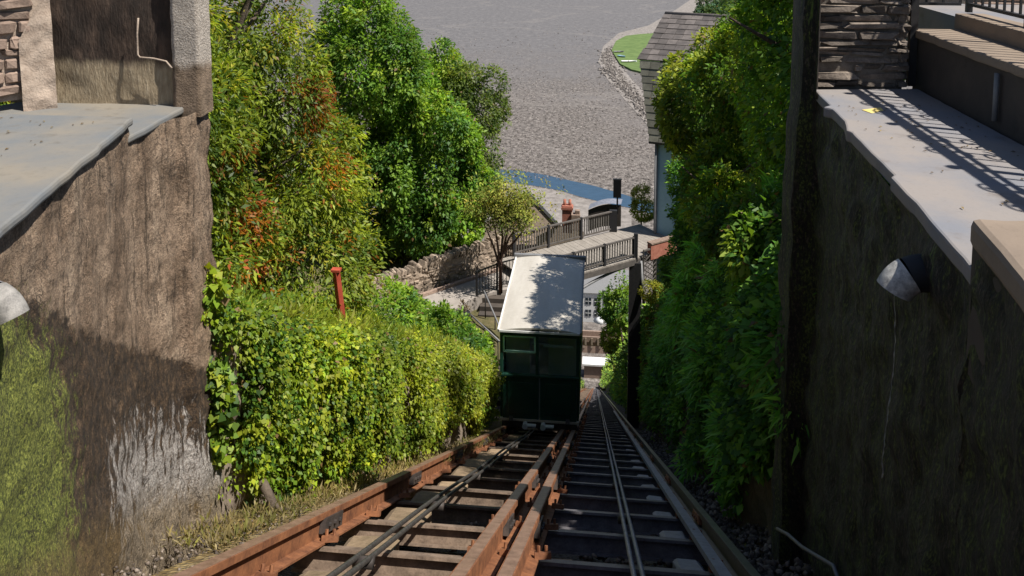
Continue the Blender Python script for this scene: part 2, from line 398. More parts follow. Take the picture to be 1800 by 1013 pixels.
def water_mat(name, col, rough, scale, bs, bd):
    n = N(name); f = n.noise(scale, 4, 0.6, n.map((1, 2, 1)))
    return n.done(n.ramp(f, [(0.3, tuple(k * 0.8 for k in col)), (0.7, col)]), rough, f, bs, bd)
M['river'] = water_mat('river_water', (0.042, 0.082, 0.135), 0.25, 0.25, 0.25, 0.3)
M['sea'] = water_mat('sea_water', (0.13, 0.145, 0.165), 0.35, 0.05, 0.4, 0.8)

def grass_mat():
    n = N('lawn'); f = n.noise(0.15, 5, 0.6)
    return n.done(n.ramp(f, [(0.3, (0.075, 0.125, 0.03)), (0.7, (0.13, 0.19, 0.055))]), 0.95)
M['lawn'] = grass_mat()
M['pale_shingle'] = simple('pale_shingle', (0.13, 0.115, 0.105), (0.30, 0.27, 0.25), 0.35, 0.95, 0.5, 0.4)
def hill_mat():
    n = N('hillside'); f = n.noise(0.8, 7, 0.65); g = n.noise(7, 5, 0.7)
    c = n.ramp(n.math('MULTIPLY_ADD', g, 0.5, n.math('MULTIPLY', f, 0.6)), [(0.3, (0.025, 0.032, 0.010)), (0.5, (0.075, 0.07, 0.025)), (0.7, (0.16, 0.125, 0.06))])
    return n.done(c, 1.0, g, 0.9, 0.05)
M['hill'] = hill_mat()
def bed_mat():
    n = N('track_bed'); x, y, z = n.xyz(); f = n.noise(3, 6, 0.65); v = n.voro(28)
    c = n.ramp(n.math('MULTIPLY_ADD', v, 0.7, n.math('MULTIPLY', f, 0.55)), [(0.3, (0.028, 0.024, 0.021)), (0.55, (0.085, 0.068, 0.055)), (0.8, (0.19, 0.155, 0.13))])
    side = n.math('MULTIPLY', n.math('SUBTRACT', 1.0, n.step(x, -2.7, -2.4)), 1.0)
    och = n.ramp(n.noise(9, 6, 0.7), [(0.3, (0.10, 0.06, 0.02)), (0.5, (0.22, 0.15, 0.05)), (0.66, (0.33, 0.25, 0.12)), (0.8, (0.14, 0.15, 0.03))])
    return n.done(n.mix(side, c, och), 0.95, v, 0.9, 0.05)
M['bed'] = bed_mat()
def gravel_mat():
    n = N('gravel'); oi = n.n.new('ShaderNodeNewGeometry').outputs['Random Per Island']
    return n.done(n.ramp(oi, [(0.1, (0.055, 0.043, 0.035)), (0.6, (0.15, 0.115, 0.09)), (0.95, (0.27, 0.22, 0.18))]), 0.9)
M['gravel'] = gravel_mat()
def boulder_mat():
    n = N('beach_stones'); oi = n.n.new('ShaderNodeNewGeometry').outputs['Random Per Island']
    return n.done(n.ramp(oi, [(0.1, (0.075, 0.065, 0.059)), (0.6, (0.15, 0.131, 0.119)), (0.95, (0.27, 0.242, 0.222))]), 0.9)
M['boulder'] = boulder_mat()
def glass_mat():
    n = N('pane_glass')
    tb = n.n.new('ShaderNodeBsdfTransparent'); gl = n.n.new('ShaderNodeBsdfGlossy'); gl.inputs['Roughness'].default_value = 0.03
    tb.inputs[0].default_value = (0.82, 0.88, 0.86, 1)
    mx = n.n.new('ShaderNodeMixShader'); mx.inputs[0].default_value = 0.07; n.l.new(tb.outputs[0], mx.inputs[1]); n.l.new(gl.outputs[0], mx.inputs[2])
    n.l.new(mx.outputs[0], n.out.inputs['Surface']); return n.m
M['glass'] = glass_mat()
def drip_mat():
    n = N('dripping_water'); n.b.inputs['Transmission Weight'].default_value = 0.6; n.b.inputs['IOR'].default_value = 1.33
    return n.done((0.8, 0.82, 0.85), 0.08)
M['drip'] = drip_mat()

# ------------------------------------------------------------------ helpers: foliage
def unit(a): return a / np.maximum(np.linalg.norm(a, axis=1, keepdims=True), 1e-6)
def leaf_geometry(C, D, Nn, L, W, fold=0.25):
    """C base, D direction of the midrib, Nn rough normal; one folded diamond per leaf"""
    D = unit(D); S = unit(np.cross(D, Nn)); U = np.cross(S, D)
    L = L[:, None]; W = W[:, None]
    mid = C + D * L * 0.45
    V = np.stack([C, mid + S * W * 0.5 + U * W * fold, C + D * L - U * L * 0.12, mid - S * W * 0.5 + U * W * fold], 1)
    return V.reshape(-1, 3)
def leaves_mesh(name, C, D, Nn, L, W, tint, mat):
    V = leaf_geometry(C, D, Nn, L, W); n = len(C)
    return np_mesh(name, V, np.arange(4 * n).reshape(n, 4), mat, False, tint)
def pick(palette, n, spread=0.18):
    P = np.array([p[:3] for p in palette]); w = np.array([p[3] for p in palette], float); w /= w.sum()
    c = P[rng.choice(len(P), n, p=w)]
    return np.clip(c * (1 + spread * rng.standard_normal((n, 1))), 0.004, 0.9)
def clumps_to_leaves(cc, cn, cr, per, size, aspect, palette, droop=0.25, flat=0.55, clump_tint=None, leaf_spread=0.12):
    """cc clump centres, cn outward normals, cr radii -> leaf arrays"""
    n = len(cc); k = per
    tint = pick(palette, n) if clump_tint is None else clump_tint
    off = rng.standard_normal((n, k, 3)); off /= np.linalg.norm(off, axis=2, keepdims=True)
    off *= rng.random((n, k, 1)) ** 0.45
    h = (off * cn[:, None, :]).sum(2, keepdims=True)
    off = off - cn[:, None, :] * h * (1 - flat)
    C = (cc[:, None, :] + off * cr[:, None, None]).reshape(-1, 3)
    D = (off * 0.9 + cn[:, None, :] * 0.55 + rng.standard_normal((n, k, 3)) * 0.35).reshape(-1, 3)
    D[:, 2] -= droop
    Nn = (cn[:, None, :] * 0.8 + np.array([0, 0, 0.6]) + rng.standard_normal((n, k, 3)) * 0.45).reshape(-1, 3)
    m = n * k
    L = size * (0.5 + 1.0 * rng.random(m) ** 1.3); W = L * aspect * (0.8 + 0.4 * rng.random(m))
    sc_ = max(0.25, 0.055 / size)
    f = np.sin((1.9 * C[:, 0] + 1.3 * C[:, 1]) * sc_ + 1) + np.sin((2.7 * C[:, 2] - 1.1 * C[:, 0]) * sc_) + np.sin((2.2 * C[:, 1] + 3.1 * C[:, 2]) * sc_ * 1.4 + 2)
    t = np.repeat(tint, k, 0) * (1 + leaf_spread * rng.standard_normal((m, 1))) * (1 + 0.13 * f[:, None] * np.array([[1.25, 1.0, 0.7]]))
    dead = rng.random(m) < 0.015
    t[dead] = np.array([0.24, 0.15, 0.06]) * (0.6 + 0.6 * rng.random((dead.sum(), 1)))
    return C, D, Nn, L, W, np.clip(t, 0.003, 0.9)
def lobe_clumps(lobes, spacing, keep=None, shell=(0.8, 1.04)):
    """clump centres scattered over a set of ellipsoids, those buried in another ellipsoid dropped"""
    cc, cn = [], []
    for c, r in lobes:
        c = np.array(c, float); r = np.array(r, float)
        area = 4 * math.pi * ((r[0]*r[1])**1.6 / 3 + (r[0]*r[2])**1.6 / 3 + (r[1]*r[2])**1.6 / 3) ** (1/1.6)
        n = max(6, int(area / spacing ** 2))
        d = unit(rng.standard_normal((n, 3)))
        rad = shell[0] + (shell[1] - shell[0]) * rng.random((n, 1))
        cc.append(c + d * r * rad); cn.append(unit(d / r))
    cc = np.concatenate(cc); cn = np.concatenate(cn)
    ok = np.ones(len(cc), bool)
    for c, r in lobes:
        q = np.linalg.norm((cc - np.array(c)) / np.array(r), axis=1)
        ok &= q > 0.72
    q = spacing * 3.2
    gp = np.sin(cc[:, 0] * 2.1 / q + cc[:, 1] * 1.3 / q) + np.sin(cc[:, 2] * 2.6 / q - cc[:, 0] * 1.1 / q + 2) + np.sin(cc[:, 1] * 2.3 / q + cc[:, 2] * 1.7 / q + 4)
    ok &= gp > -1.55 + 0.5 * rng.random(len(cc))
    if keep is not None: ok &= keep(cc)
    return cc[ok], cn[ok]
def make_lobes(c, r, n, size=0.45, seed=0):
    g = np.random.default_rng(seed); out = [(c, [k * 0.74 for k in r])]
    for _ in range(n):
        d = g.standard_normal(3); d /= np.linalg.norm(d)
        p = np.array(c) + d * np.array(r) * (0.55 + 0.25 * g.random())
        s = size * (0.7 + 0.6 * g.random())
        out.append((p, [r[0] * s, r[1] * s, r[2] * s * 0.85]))
    return out
def trunk_mesh(mb, base, top, r0, r1, limbs, seed=0, spread=1.0):
    g = random.Random(seed); base, top = Vector(base), Vector(top)
    n = 7; pts = []
    for i in range(n):
        t = i / (n - 1); p = base.lerp(top, t); j = 0.05 * (top - base).length * (0 < i)
        pts.append(p + Vector((g.uniform(-j, j), g.uniform(-j, j), 0)))
    mb.tube(pts, [r0 + (r1 - r0) * i / (n - 1) for i in range(n)], 8)
    for k in range(limbs):
        t = g.uniform(0.3, 0.95); a = pts[int(t * (n - 1))]
        an = g.uniform(0, 2 * math.pi); ln = spread * g.uniform(0.5, 1.0)
        e = a + Vector((math.cos(an) * ln, math.sin(an) * ln, ln * g.uniform(0.3, 0.9)))
        m_ = a.lerp(e, 0.5) + Vector((0, 0, -0.06 * ln))
        mb.tube([a, m_, e], [r0 * 0.45, r0 * 0.3, r0 * 0.12], 6)
    return mb
def tree(name, label, lobes, base, top, spacing, cr, per, size, aspect, palette, group=None, droop=0.25, flat=0.55, limbs=7,
         r0=0.16, mat='leaf', keep=None, spread=1.4, seed=1, tintfn=None, inner=0.25):
    root = empty(name, base, label, 'tree', group)
    cc, cn = lobe_clumps(lobes, spacing, keep)
    ct = pick(palette, len(cc))
    if tintfn is not None: ct = tintfn(cc, ct)
    rad = cr * (0.7 + 0.6 * rng.random(len(cc)))
    A = clumps_to_leaves(cc, cn, rad, per, size, aspect, palette, droop, flat, ct)
    parts = [A]
    if inner:                                       # sparser leaves inside the crown
        k = int(len(cc) * inner)
        i = rng.choice(len(cc), k)
        ctr = np.mean([np.array(c) for c, r in lobes], 0)
        ci = cc[i] + (ctr - cc[i]) * (0.2 + 0.3 * rng.random((k, 1)))
        parts.append(clumps_to_leaves(ci, cn[i], rad[i] * 1.3, max(6, per // 2), size, aspect, palette, droop, 1.0, ct[i]))
    A = [np.concatenate([p[j] for p in parts]) for j in range(6)]
    o = link('crown', leaves_mesh('crown', *A, M[mat]), root)
    trunk_mesh(MB(), base, top, r0, r0 * 0.3, limbs, seed, spread).build('trunk', M['bark'], root, True)
    return root

# ================================================================== THE SETTING
# ---- hillside: one sheet, cut by the railway trench
BL = ([0, 18, 22, 25, 27, 29, 34, 40, 60, 222], [1.7, 1.8, 1.5, 1.8, 3.0, 4.2, 7.1, 6.0, 2.0, 0.3])
BR = ([0, 7, 14, 24, 32, 36, 45, 80, 222], [3.5, 3.5, 4.7, 5.4, 6.0, 6.0, 5.0, 3.0, 0.3])
def ground(x, y):
    t = max(T(y), SEA - 0.6)
    if x < -3.25:
        b = np.interp(y, *BL); d = -3.25 - x
        road = min(1, max(0, 1.6 - abs(y - 29.5) / 4.0))
        s = 0.22 * (1 - road)
        z = t + b - 0.22 * road + s * min(d, 6) + 0.25 * max(0, d - 6)
    elif x > 1.75:
        b = np.interp(y, *BR); d = x - 1.75
        b = b * np.interp(d, [0, 0.65, 1.45], [0.5, 0.8, 1.0]) if y < 60 else b
        z = t + b + 0.22 * min(d, 8) + 0.12 * max(0, d - 8)
    elif x < -2.55:
        z = t - 0.16
    else:
        z = t - 0.52
    if (y < 6.4 and x < -2.75) or (y < 6.9 and x > 1.4): z = t - 0.5
    if y > 200: z = z + (SEA - 0.6 - z) * min(1, (y - 200) / 22)
    return z
xs = [-60, -40, -28, -20, -15, -12, -10, -8.5, -7.5, -6.5, -5.6, -4.8, -4.2, -3.7, -3.27, -3.23, -2.95, -2.7, -2.57, -2.53, -1.8, -1, -.4, .4, 1.1, 1.72, 1.78, 2.4, 3.2, 4, 5, 6.5, 8, 10, 13, 17, 22, 30, 42, 60]
ys = list(np.arange(-3, 6.9, 0.5)) + [6.95] + list(np.arange(7.5, 46, 0.75)) + list(np.arange(46, 226, 4))
V, Fc = [], []
for j, y in enumerate(ys):
    for i, x in enumerate(xs):
        w = 0.10 if -3 < x < 1.75 else 0.25
        z = ground(x, y)
        if not (-2.55 < x < 1.75): z += w * 0.5 * mnoise.noise(Vector((x * 0.7, y * 0.7, 3)))
        else: z += 0.05 * mnoise.noise(Vector((x * 2, y * 2, 3)))
        wx = np.interp(y, [0, 15, 20, 31, 44], [0.1, 0.15, 0.30, 0.72, 0.72]) if x > 1.5 else 0.0
        V.append((x + wx, y, z))
nx = len(xs)
bedF, hillF = [], []
for j in range(len(ys) - 1):
    for i in range(nx - 1):
        f = (j*nx + i, j*nx + i + 1, (j+1)*nx + i + 1, (j+1)*nx + i)
        (bedF if -3.24 < xs[i] < 1.71 else hillF).append(f)
def strip(F):
    ids = sorted({k for f in F for k in f}); mp = {k: n for n, k in enumerate(ids)}
    return [V[k] for k in ids], [tuple(mp[k] for k in f) for f in F]
tag(MB().add(*strip(hillF)).build('hillside', M['hill'], None, True), kind='structure')
tag(MB().add(*strip(bedF)).build('track_bed_ground', M['bed'], None, False), kind='structure')

# ---- shore: shingle beach, river, sea, spit
MBb = MB().poly([(-4000, 150, SEA - 1), (4000, 150, SEA - 1), (4000, 1900, SEA - 1), (-4000, 1900, SEA - 1)])
tag(MBb.build('beach', M['beach']), kind='structure')
tag(MB().poly([(-12000, 1890, SEA - 0.7), (12000, 1890, SEA - 0.7), (12000, 20000, SEA - 0.7), (-12000, 20000, SEA - 0.7)]).build('sea', M['sea']), kind='structure')
def flat(name, pix, z, mat, thick=None, kind='structure'):
    pts = [at_z(px, py, z) for px, py in pix]
    return tag(MB().poly(pts, thick).build(name, mat), kind=kind)
river = [(700, 268), (800, 281), (868, 297), (920, 301), (960, 308), (1000, 317), (1045, 327), (1100, 343), (1180, 368), (1300, 405),
         (1300, 430), (1180, 388), (1110, 366), (1060, 356), (1020, 346), (985, 335), (930, 325), (870, 317), (800, 308), (700, 297)]
flat('river', river, SEA - 0.95, M['river'])
flat('promenade', [(700, 302), (870, 319), (930, 327), (985, 337), (1020, 348), (1060, 358), (1110, 368), (1110, 420), (900, 420), (700, 370)], SEA - 0.3, M['pale_shingle'], 0.6)
spit = [(1075, 88), (1083, 72), (1100, 63), (1125, 60), (1160, 58), (1230, 60), (1250, 130), (1180, 150), (1135, 128), (1110, 122), (1090, 112)]
flat('grass_spit', spit, SEA + 0.6, M['lawn'], 2.2)
flat('shingle_path', [(1235, -15), (1190, 16), (1140, 45), (1088, 58), (1060, 82), (1052, 108), (1068, 140), (1098, 175), (1140, 222), (1170, 222), (1150, 180), (1112, 142), (1088, 112), (1078, 92), (1086, 72), (1110, 62), (1160, 57), (1215, 30), (1262, -15)], SEA - 0.8, M['pale_shingle'], 0.15)
# rock armour round the spit and stones of the beach
def stones_mesh(name, P, S, mat):
    P = np.asarray(P, float); S = np.asarray(S, float); n = len(P)
    oc = np.array([(1,0,0),(0,1,0),(-1,0,0),(0,-1,0),(0,0,0.75),(0,0,-0.75)], float)
    a = rng.random(n) * 6.28
    J = oc[None] * (1 + 0.35 * rng.standard_normal((n, 6, 1)))
    J[:, :4, 2] += 0.3 * rng.standard_normal((n, 4))
    X = J[:, :, 0] * np.cos(a)[:, None] - J[:, :, 1] * np.sin(a)[:, None]; Yy = J[:, :, 0] * np.sin(a)[:, None] + J[:, :, 1] * np.cos(a)[:, None]
    Q = np.stack([X, Yy, J[:, :, 2]], 2) * S[:, None, None] + P[:, None, :]
    f = np.array([(0,1,4),(1,2,4),(2,3,4),(3,0,4),(1,0,5),(2,1,5),(3,2,5),(0,3,5)])
    Fs = (np.arange(n)[:, None, None] * 6 + f[None]).reshape(-1, 3)
    return np_mesh(name, Q.reshape(-1, 3), Fs, mat)
P, S = [], []
edge = [(1070, 88), (1062, 100), (1066, 122), (1080, 140), (1100, 160), (1120, 182), (1136, 205)]
for i in range(1400):
    t = random.random() * (len(edge) - 1); k = int(t); f = t - k
    q = at_z(edge[k][0] + (edge[k+1][0] - edge[k][0]) * f + random.gauss(6, 7), edge[k][1] + (edge[k+1][1] - edge[k][1]) * f + random.gauss(0, 4), SEA - 0.6)
    P.append(q); S.append(random.uniform(0.4, 1.5))
tag(link('rock_armour', stones_mesh('rock_armour', P, S, M['boulder'])), 'pale boulders piled round the grassy spit', 'rocks', kind='stuff')
P, S = [], []
for i in range(34000):
    px, py = random.uniform(640, 1150), random.uniform(20, 345)
    q = at_z(px, py, SEA - 1)
    if 15 * math.sin(px * 0.01) + 300 + (px - 870) * 0.2 < py: continue
    dens = min(1, max(0, (py - 30) / 170)) * (0.55 + 0.9 * mnoise.noise(Vector((q.x * 0.008, q.y * 0.006, 0))) + 0.5 * mnoise.noise(Vector((q.x * 0.04, q.y * 0.03, 2))))
    if random.random() > dens: continue
    P.append(q); S.append(random.choice((0.25, 0.3, 0.4, 0.6)) * (0.6 + q.y / 1000))
tag(link('beach_stones', stones_mesh('beach_stones', P, S, M['boulder'])), 'grey stones strewn across the low tide beach', 'stones', kind='stuff')
# far wood behind the spit
cc = []
for i in range(90):
    q = at_z(random.uniform(1232, 1430), random.uniform(18, 52), SEA); cc.append((q.x, q.y, SEA + random.uniform(3, 16)))
cc = np.array(cc)
lob = [(c, (13, 13, 10)) for c in cc]
c_, n_ = lobe_clumps(lob, 6.5)
A = clumps_to_leaves(c_, n_, np.full(len(c_), 4.2), 14, 3.4, 0.6, [(0.05, 0.10, 0.03, 3), (0.09, 0.14, 0.03, 2), (0.05, 0.11, 0.06, 1)])
tag(link('distant_wood', leaves_mesh('distant_wood', *A, M['leaf_matt'])), 'green far off woodland beyond the grassy spit', 'woodland', kind='stuff')

# ---- road on the left that runs on to the footbridge
DZ = -13.3
road = [(-2.6, 32.3), (-3.5, 31.3), (-5.94, 28.8), (-9.5, 25.2), (-8, 24), (-5.2, 27.2), (-4.4, 28.6), (-3.6, 29.3), (-2.0, 30.0), (-0.9, 30.3), (-1.6, 31.9)]
tag(MB().poly([(x, y, -13.62) for x, y in road], 0.5).build('road', M['asphalt']), kind='structure')

# ================================================================== NEAR WALLS
def curtain(path, zb, zt, step=0.045, amp=0.03, freq=3.0, batter=0.0, seed=0, cap=None):
    """a rough wall face over a plan polyline (outward normal to the left of travel); zb/zt functions of (x, y)"""
    pts = []
    for (x0, y0), (x1, y1) in zip(path, path[1:]):
        n = max(1, int(math.hypot(x1 - x0, y1 - y0) / step))
        pts += [(x0 + (x1 - x0) * k / n, y0 + (y1 - y0) * k / n) for k in range(n)]
    pts.append(path[-1])
    mb = MB(); rows = None
    nr = max(2, int(max(zt(x, y) - zb(x, y) for x, y in pts) / step))
    for i, (x, y) in enumerate(pts):
        a = pts[max(0, i - 1)]; b = pts[min(len(pts) - 1, i + 1)]
        d = Vector((b[0] - a[0], b[1] - a[1], 0)).normalized(); nm = Vector((-d.y, d.x, 0))
        z0, z1 = zb(x, y), zt(x, y)
        for j in range(nr + 1):
            z = z0 + (z1 - z0) * j / nr
            p = Vector((x, y, z))
            k = mnoise.fractal(p * freq + Vector((seed, 0, 0)), 1.0, 2.0, 5) * amp + mnoise.noise(p * 0.9) * amp * 0.8
            fade = min(1, (nr - j) / 3)
            mb.v.append(tuple(p + nm * (k * fade + batter * (z1 - z))))
    for i in range(len(pts) - 1):
        for j in range(nr):
            q = i * (nr + 1) + j
            mb.f.append((q, q + nr + 1, q + nr + 2, q + 1))
    return mb

# ---- left retaining wall and its ledges
LW = empty('retaining_wall', (-3.2, 5.3, -4.5), 'brown stained concrete retaining wall on the left, with lime streaks and moss', 'retaining wall')
lz = lambda x, y: -1.39 if y < 5.3 else -1.51
lb = lambda x, y: T(y) - 0.7
curtain([(-4.4, 6.36), (-3.13, 6.36), (-3.13, 5.98), (-3.2, 5.9), (-3.2, 5.31), (-2.62, 3.18), (-2.2, 1.6)], lb, lz, 0.034, 0.026, 4.5).build('wall_face', M['wall_left'], LW, True)
def slab(mb, outline, z, th, chip=0.012, seed=1, step=0.11):
    g = random.Random(seed); P = []; chip *= 0.7
    n = len(outline)
    for k in range(n):
        a, b = Vector(outline[k]), Vector(outline[(k + 1) % n])
        m_ = max(1, int((b - a).length / step))
        for i in range(m_):
            p = a.lerp(b, i / m_); kk = 2.6 if g.random() < 0.2 else 1.0; P.append((p.x + kk * g.uniform(-chip, chip), p.y + kk * g.uniform(-chip, chip), z))
    return mb.poly(P, th)
slab(MB(), [(-2.14, 1.6), (-2.57, 3.2), (-3.15, 5.3), (-4.6, 5.3), (-6.5, 4.2), (-6.5, 1.6)], -1.35, 0.055, 0.010, 2).build('ledge_slab', M['slab_left'], LW, bevel=0.018)
slab(MB(), [(-3.16, 5.24), (-3.24, 6.2), (-4.6, 6.25), (-5.2, 5.24)], -1.475, 0.05, 0.010, 3).build('lower_ledge_slab', M['slab_left'], LW, bevel=0.014)
curtain([(-3.30, 6.2), (-4.7, 6.17)], lambda x, y: -1.48, lambda x, y: 1.6, 0.05, 0.02, 4).build('recess_wall', M['recess'], LW, True)
curtain([(-3.1, 6.36), (-3.09, 6.13), (-3.31, 6.13), (-3.33, 6.3)][::-1], lambda x, y: -1.55, lambda x, y: 1.6, 0.03, 0.006, 9).build('pilaster', M['pillar'], LW, True)
MB().tube([at(243, 32, 6.12), at(241, 60, 6.12), at(242, 96, 6.12), at(246, 101, 6.12), at(270, 103, 6.12), at(292, 108, 6.11), at(302, 120, 6.10)], 0.007, 6).build('conduit', M['pale_mortar'], LW, True)

# ---- rough stone side wall on the left ledge, stones picked out one by one
import bmesh
def rock_mesh(name, mat, seed, rough=0.12):
    g = random.Random(seed); bm = bmesh.new(); bmesh.ops.create_cube(bm, size=1.0)
    bmesh.ops.bevel(bm, geom=bm.edges[:], offset=0.13, segments=1, affect='EDGES')
    for v in bm.verts: v.co += Vector((g.uniform(-1, 1), g.uniform(-1, 1), g.uniform(-1, 1))) * rough * 0.5
    me = bpy.data.meshes.new(name); bm.to_mesh(me); bm.free(); me.materials.append(mat); return me
ROCK = [rock_mesh('stone', M['stone'], k, 0.24) for k in range(9)]
ROCK_PALE = [rock_mesh('stone', M['stone_pale'], k + 20) for k in range(7)]
ROCK_TAN = [rock_mesh('stone', M['stone_tan'], k + 40, 0.2) for k in range(7)]
def stonework(parent, a, b, z0, z1, hmin, hmax, lmin, lmax, depth, protos, seed, out=0.03, gap=0.012, name='stone', jit=0.02, tilt=0.02):
    """courses of single stones on the vertical face from a to b (outward to the right of travel)"""
    g = random.Random(seed); a, b = Vector((*a, 0)), Vector((*b, 0)); L = (b - a).length; d = (b - a) / L; nm = Vector((d.y, -d.x, 0))
    rz = math.atan2(d.y, d.x); z = z0
    while z < z1 - hmin * 0.4:
        h = min(g.uniform(hmin, hmax), z1 - z); s = 0.0
        while s < L - 0.02:
            l = min(g.uniform(lmin, lmax), L - s)
            if L - s - l < lmin * 0.5: l = L - s
            hh = h * g.uniform(0.86, 1.0)
            c = a + d * (s + l / 2) + nm * (-depth / 2 + g.uniform(-out, out)) + Vector((0, 0, z + h / 2 + g.uniform(-jit, jit) * 0.3))
            link(name, g.choice(protos), parent, trs(c, (max(0.02, l - gap), depth, max(0.015, hh - gap)), rz + g.uniform(-tilt, tilt), 0, g.uniform(-tilt, tilt)))
            s += l
        z += h
SW = empty('rubble_wall', (-4.6, 5.6, -1.4), 'rough pinkish rubble stone wall above the left ledge', 'stone wall')
a2, b2 = (-5.35, 4.75), (-4.29, 6.08)
d2 = Vector((b2[0]-a2[0], b2[1]-a2[1])).normalized()
nb = Vector((d2.y, -d2.x)) * -0.09
MB().bar((a2[0] + nb.x, a2[1] + nb.y, 0.1), (b2[0] + nb.x, b2[1] + nb.y, 0.1), 0.10, 3.0).build('mortar_core', M['pale_mortar'], SW)
stonework(SW, a2, (b2[0] - d2.x * 0.10, b2[1] - d2.y * 0.10), -1.36, 0.6, 0.05, 0.12, 0.10, 0.30, 0.14, ROCK_PALE, 5, 0.022, 0.015, tilt=0.10)
pl = curtain([(b2[0] - d2.x * 0.20, b2[1] - d2.y * 0.20 - 0.02), (b2[0] + 0.04, b2[1] - 0.02)], lambda x, y: -1.48, lambda x, y: -0.95 + 2.6 * (x - b2[0] + 0.13), 0.02, 0.02, 9, -0.10)
pl.build('plaster_patch', M['pale_mortar'], SW, True)

# ---- right retaining wall
RW = empty('retaining_wall', (1.6, 5.0, -4.2), 'wet mossy retaining wall on the right, darkened by painted shade, under the paved ledge', 'retaining wall')
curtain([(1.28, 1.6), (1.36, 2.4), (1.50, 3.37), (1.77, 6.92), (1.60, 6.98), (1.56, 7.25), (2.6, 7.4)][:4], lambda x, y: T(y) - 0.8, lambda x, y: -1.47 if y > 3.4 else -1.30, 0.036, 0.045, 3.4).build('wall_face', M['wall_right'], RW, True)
# irregular end pier
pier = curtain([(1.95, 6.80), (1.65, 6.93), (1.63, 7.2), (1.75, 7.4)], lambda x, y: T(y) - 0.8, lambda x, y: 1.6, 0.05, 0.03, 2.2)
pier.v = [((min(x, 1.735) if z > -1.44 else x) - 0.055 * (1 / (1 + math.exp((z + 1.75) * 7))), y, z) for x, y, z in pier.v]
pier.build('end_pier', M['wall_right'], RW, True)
MB().box((1.73, 7.20, -0.2), (0.14, 0.36, 3.4)).build('pier_core', M['rendered_dark'], RW)
slab(MB(), [(1.49, 3.3), (1.56, 4.2), (1.585, 4.62), (1.61, 4.66), (1.625, 5.0), (1.66, 5.6), (1.64, 5.63), (1.70, 5.9), (1.71, 6.28), (1.665, 6.33), (1.73, 6.4), (1.755, 6.98), (2.62, 7.1), (2.62, 3.3)], -1.40, 0.08, 0.005, 6).build('ledge_slab', M['slab_right'], RW, bevel=0.014)
slab(MB(), [(1.20, 1.5), (1.33, 2.3), (1.485, 3.42), (2.62, 3.46), (2.62, 1.5)], -1.19, 0.12, 0.006, 7).build('coping_block', M['coping'], RW, bevel=0.03)
MB().box((2.05, 2.5, -1.6), (1.12, 1.8, 0.6)).build('block_core', M['rendered_dark'], RW)
# low wall that carries the railing
LWALL = empty('low_wall', (2.8, 5.2, -1.4), 'low rendered wall with tan coping below the iron railing', 'low wall')
MB().box((2.81, 4.45, -1.225), (0.33, 5.7, 0.46)).build('wall_body', M['rendered_dark'], LWALL)  # body toned near-black for the shade on its face turned from the sun
slab(MB(), [(2.615, 1.5), (2.615, 7.28), (2.985, 7.28), (2.985, 1.5)], -0.925, 0.07, 0.008, 8).build('coping', M['coping'], LWALL, bevel=0.015)
MB().box((3.10, 4.43, -1.10), (0.24, 5.86, 0.60)).build('plinth', M['coping'], LWALL, bevel=0.01)
MB().tube([(2.615, 5.75, -1.02), (2.615, 5.75, -1.34)], 0.018, 8).build('overflow_pipe', M['trim_grey'], LWALL, True)
tag(MB().poly([at_z(1515, 193, -1.396), at_z(1548, 189, -1.396), at_z(1553, 194, -1.396), at_z(1532, 199, -1.396)], 0.003).build('yellow_tile', M['yellow_paint']), 'small yellow marking lying on the paved ledge', 'marking')

# slate pier beside the right ledge
SP = empty('stone_pier', (2.13, 7.2, -1.4), 'square pier of dark slate stonework at the back of the right ledge', 'stone pier')
MB().box((2.13, 7.43, -0.1), (0.74, 0.60, 3.0)).build('core', M['mortar'], SP)
stonework(SP, (1.74, 7.10), (2.53, 7.10), -1.40, 0.4, 0.028, 0.085, 0.07, 0.42, 0.10, ROCK, 9, 0.03, 0.010, tilt=0.05)
stonework(SP, (2.53, 7.10), (2.53, 7.75), -1.40, 0.4, 0.035, 0.10, 0.10, 0.38, 0.08, ROCK, 10, 0.02, 0.010, tilt=0.04)

# terrace beyond the railing
tag(MB().box((7.2, 5.5, -1.15), (7.9, 11, 0.5)).build('terrace', M['slab_right']), kind='structure')
BW = empty('garden_wall', (5.2, 10.5, -0.9), 'pinkish stone garden wall behind the iron railing', 'stone wall')
MB().box((5.6, 9.35, -0.3), (6.2, 0.3, 1.4)).build('core', M['mortar'], BW)
stonework(BW, (2.55, 9.18), (6.2, 9.18), -1.0, 0.35, 0.09, 0.17, 0.18, 0.45, 0.12, ROCK_PALE, 12, 0.02, 0.02)

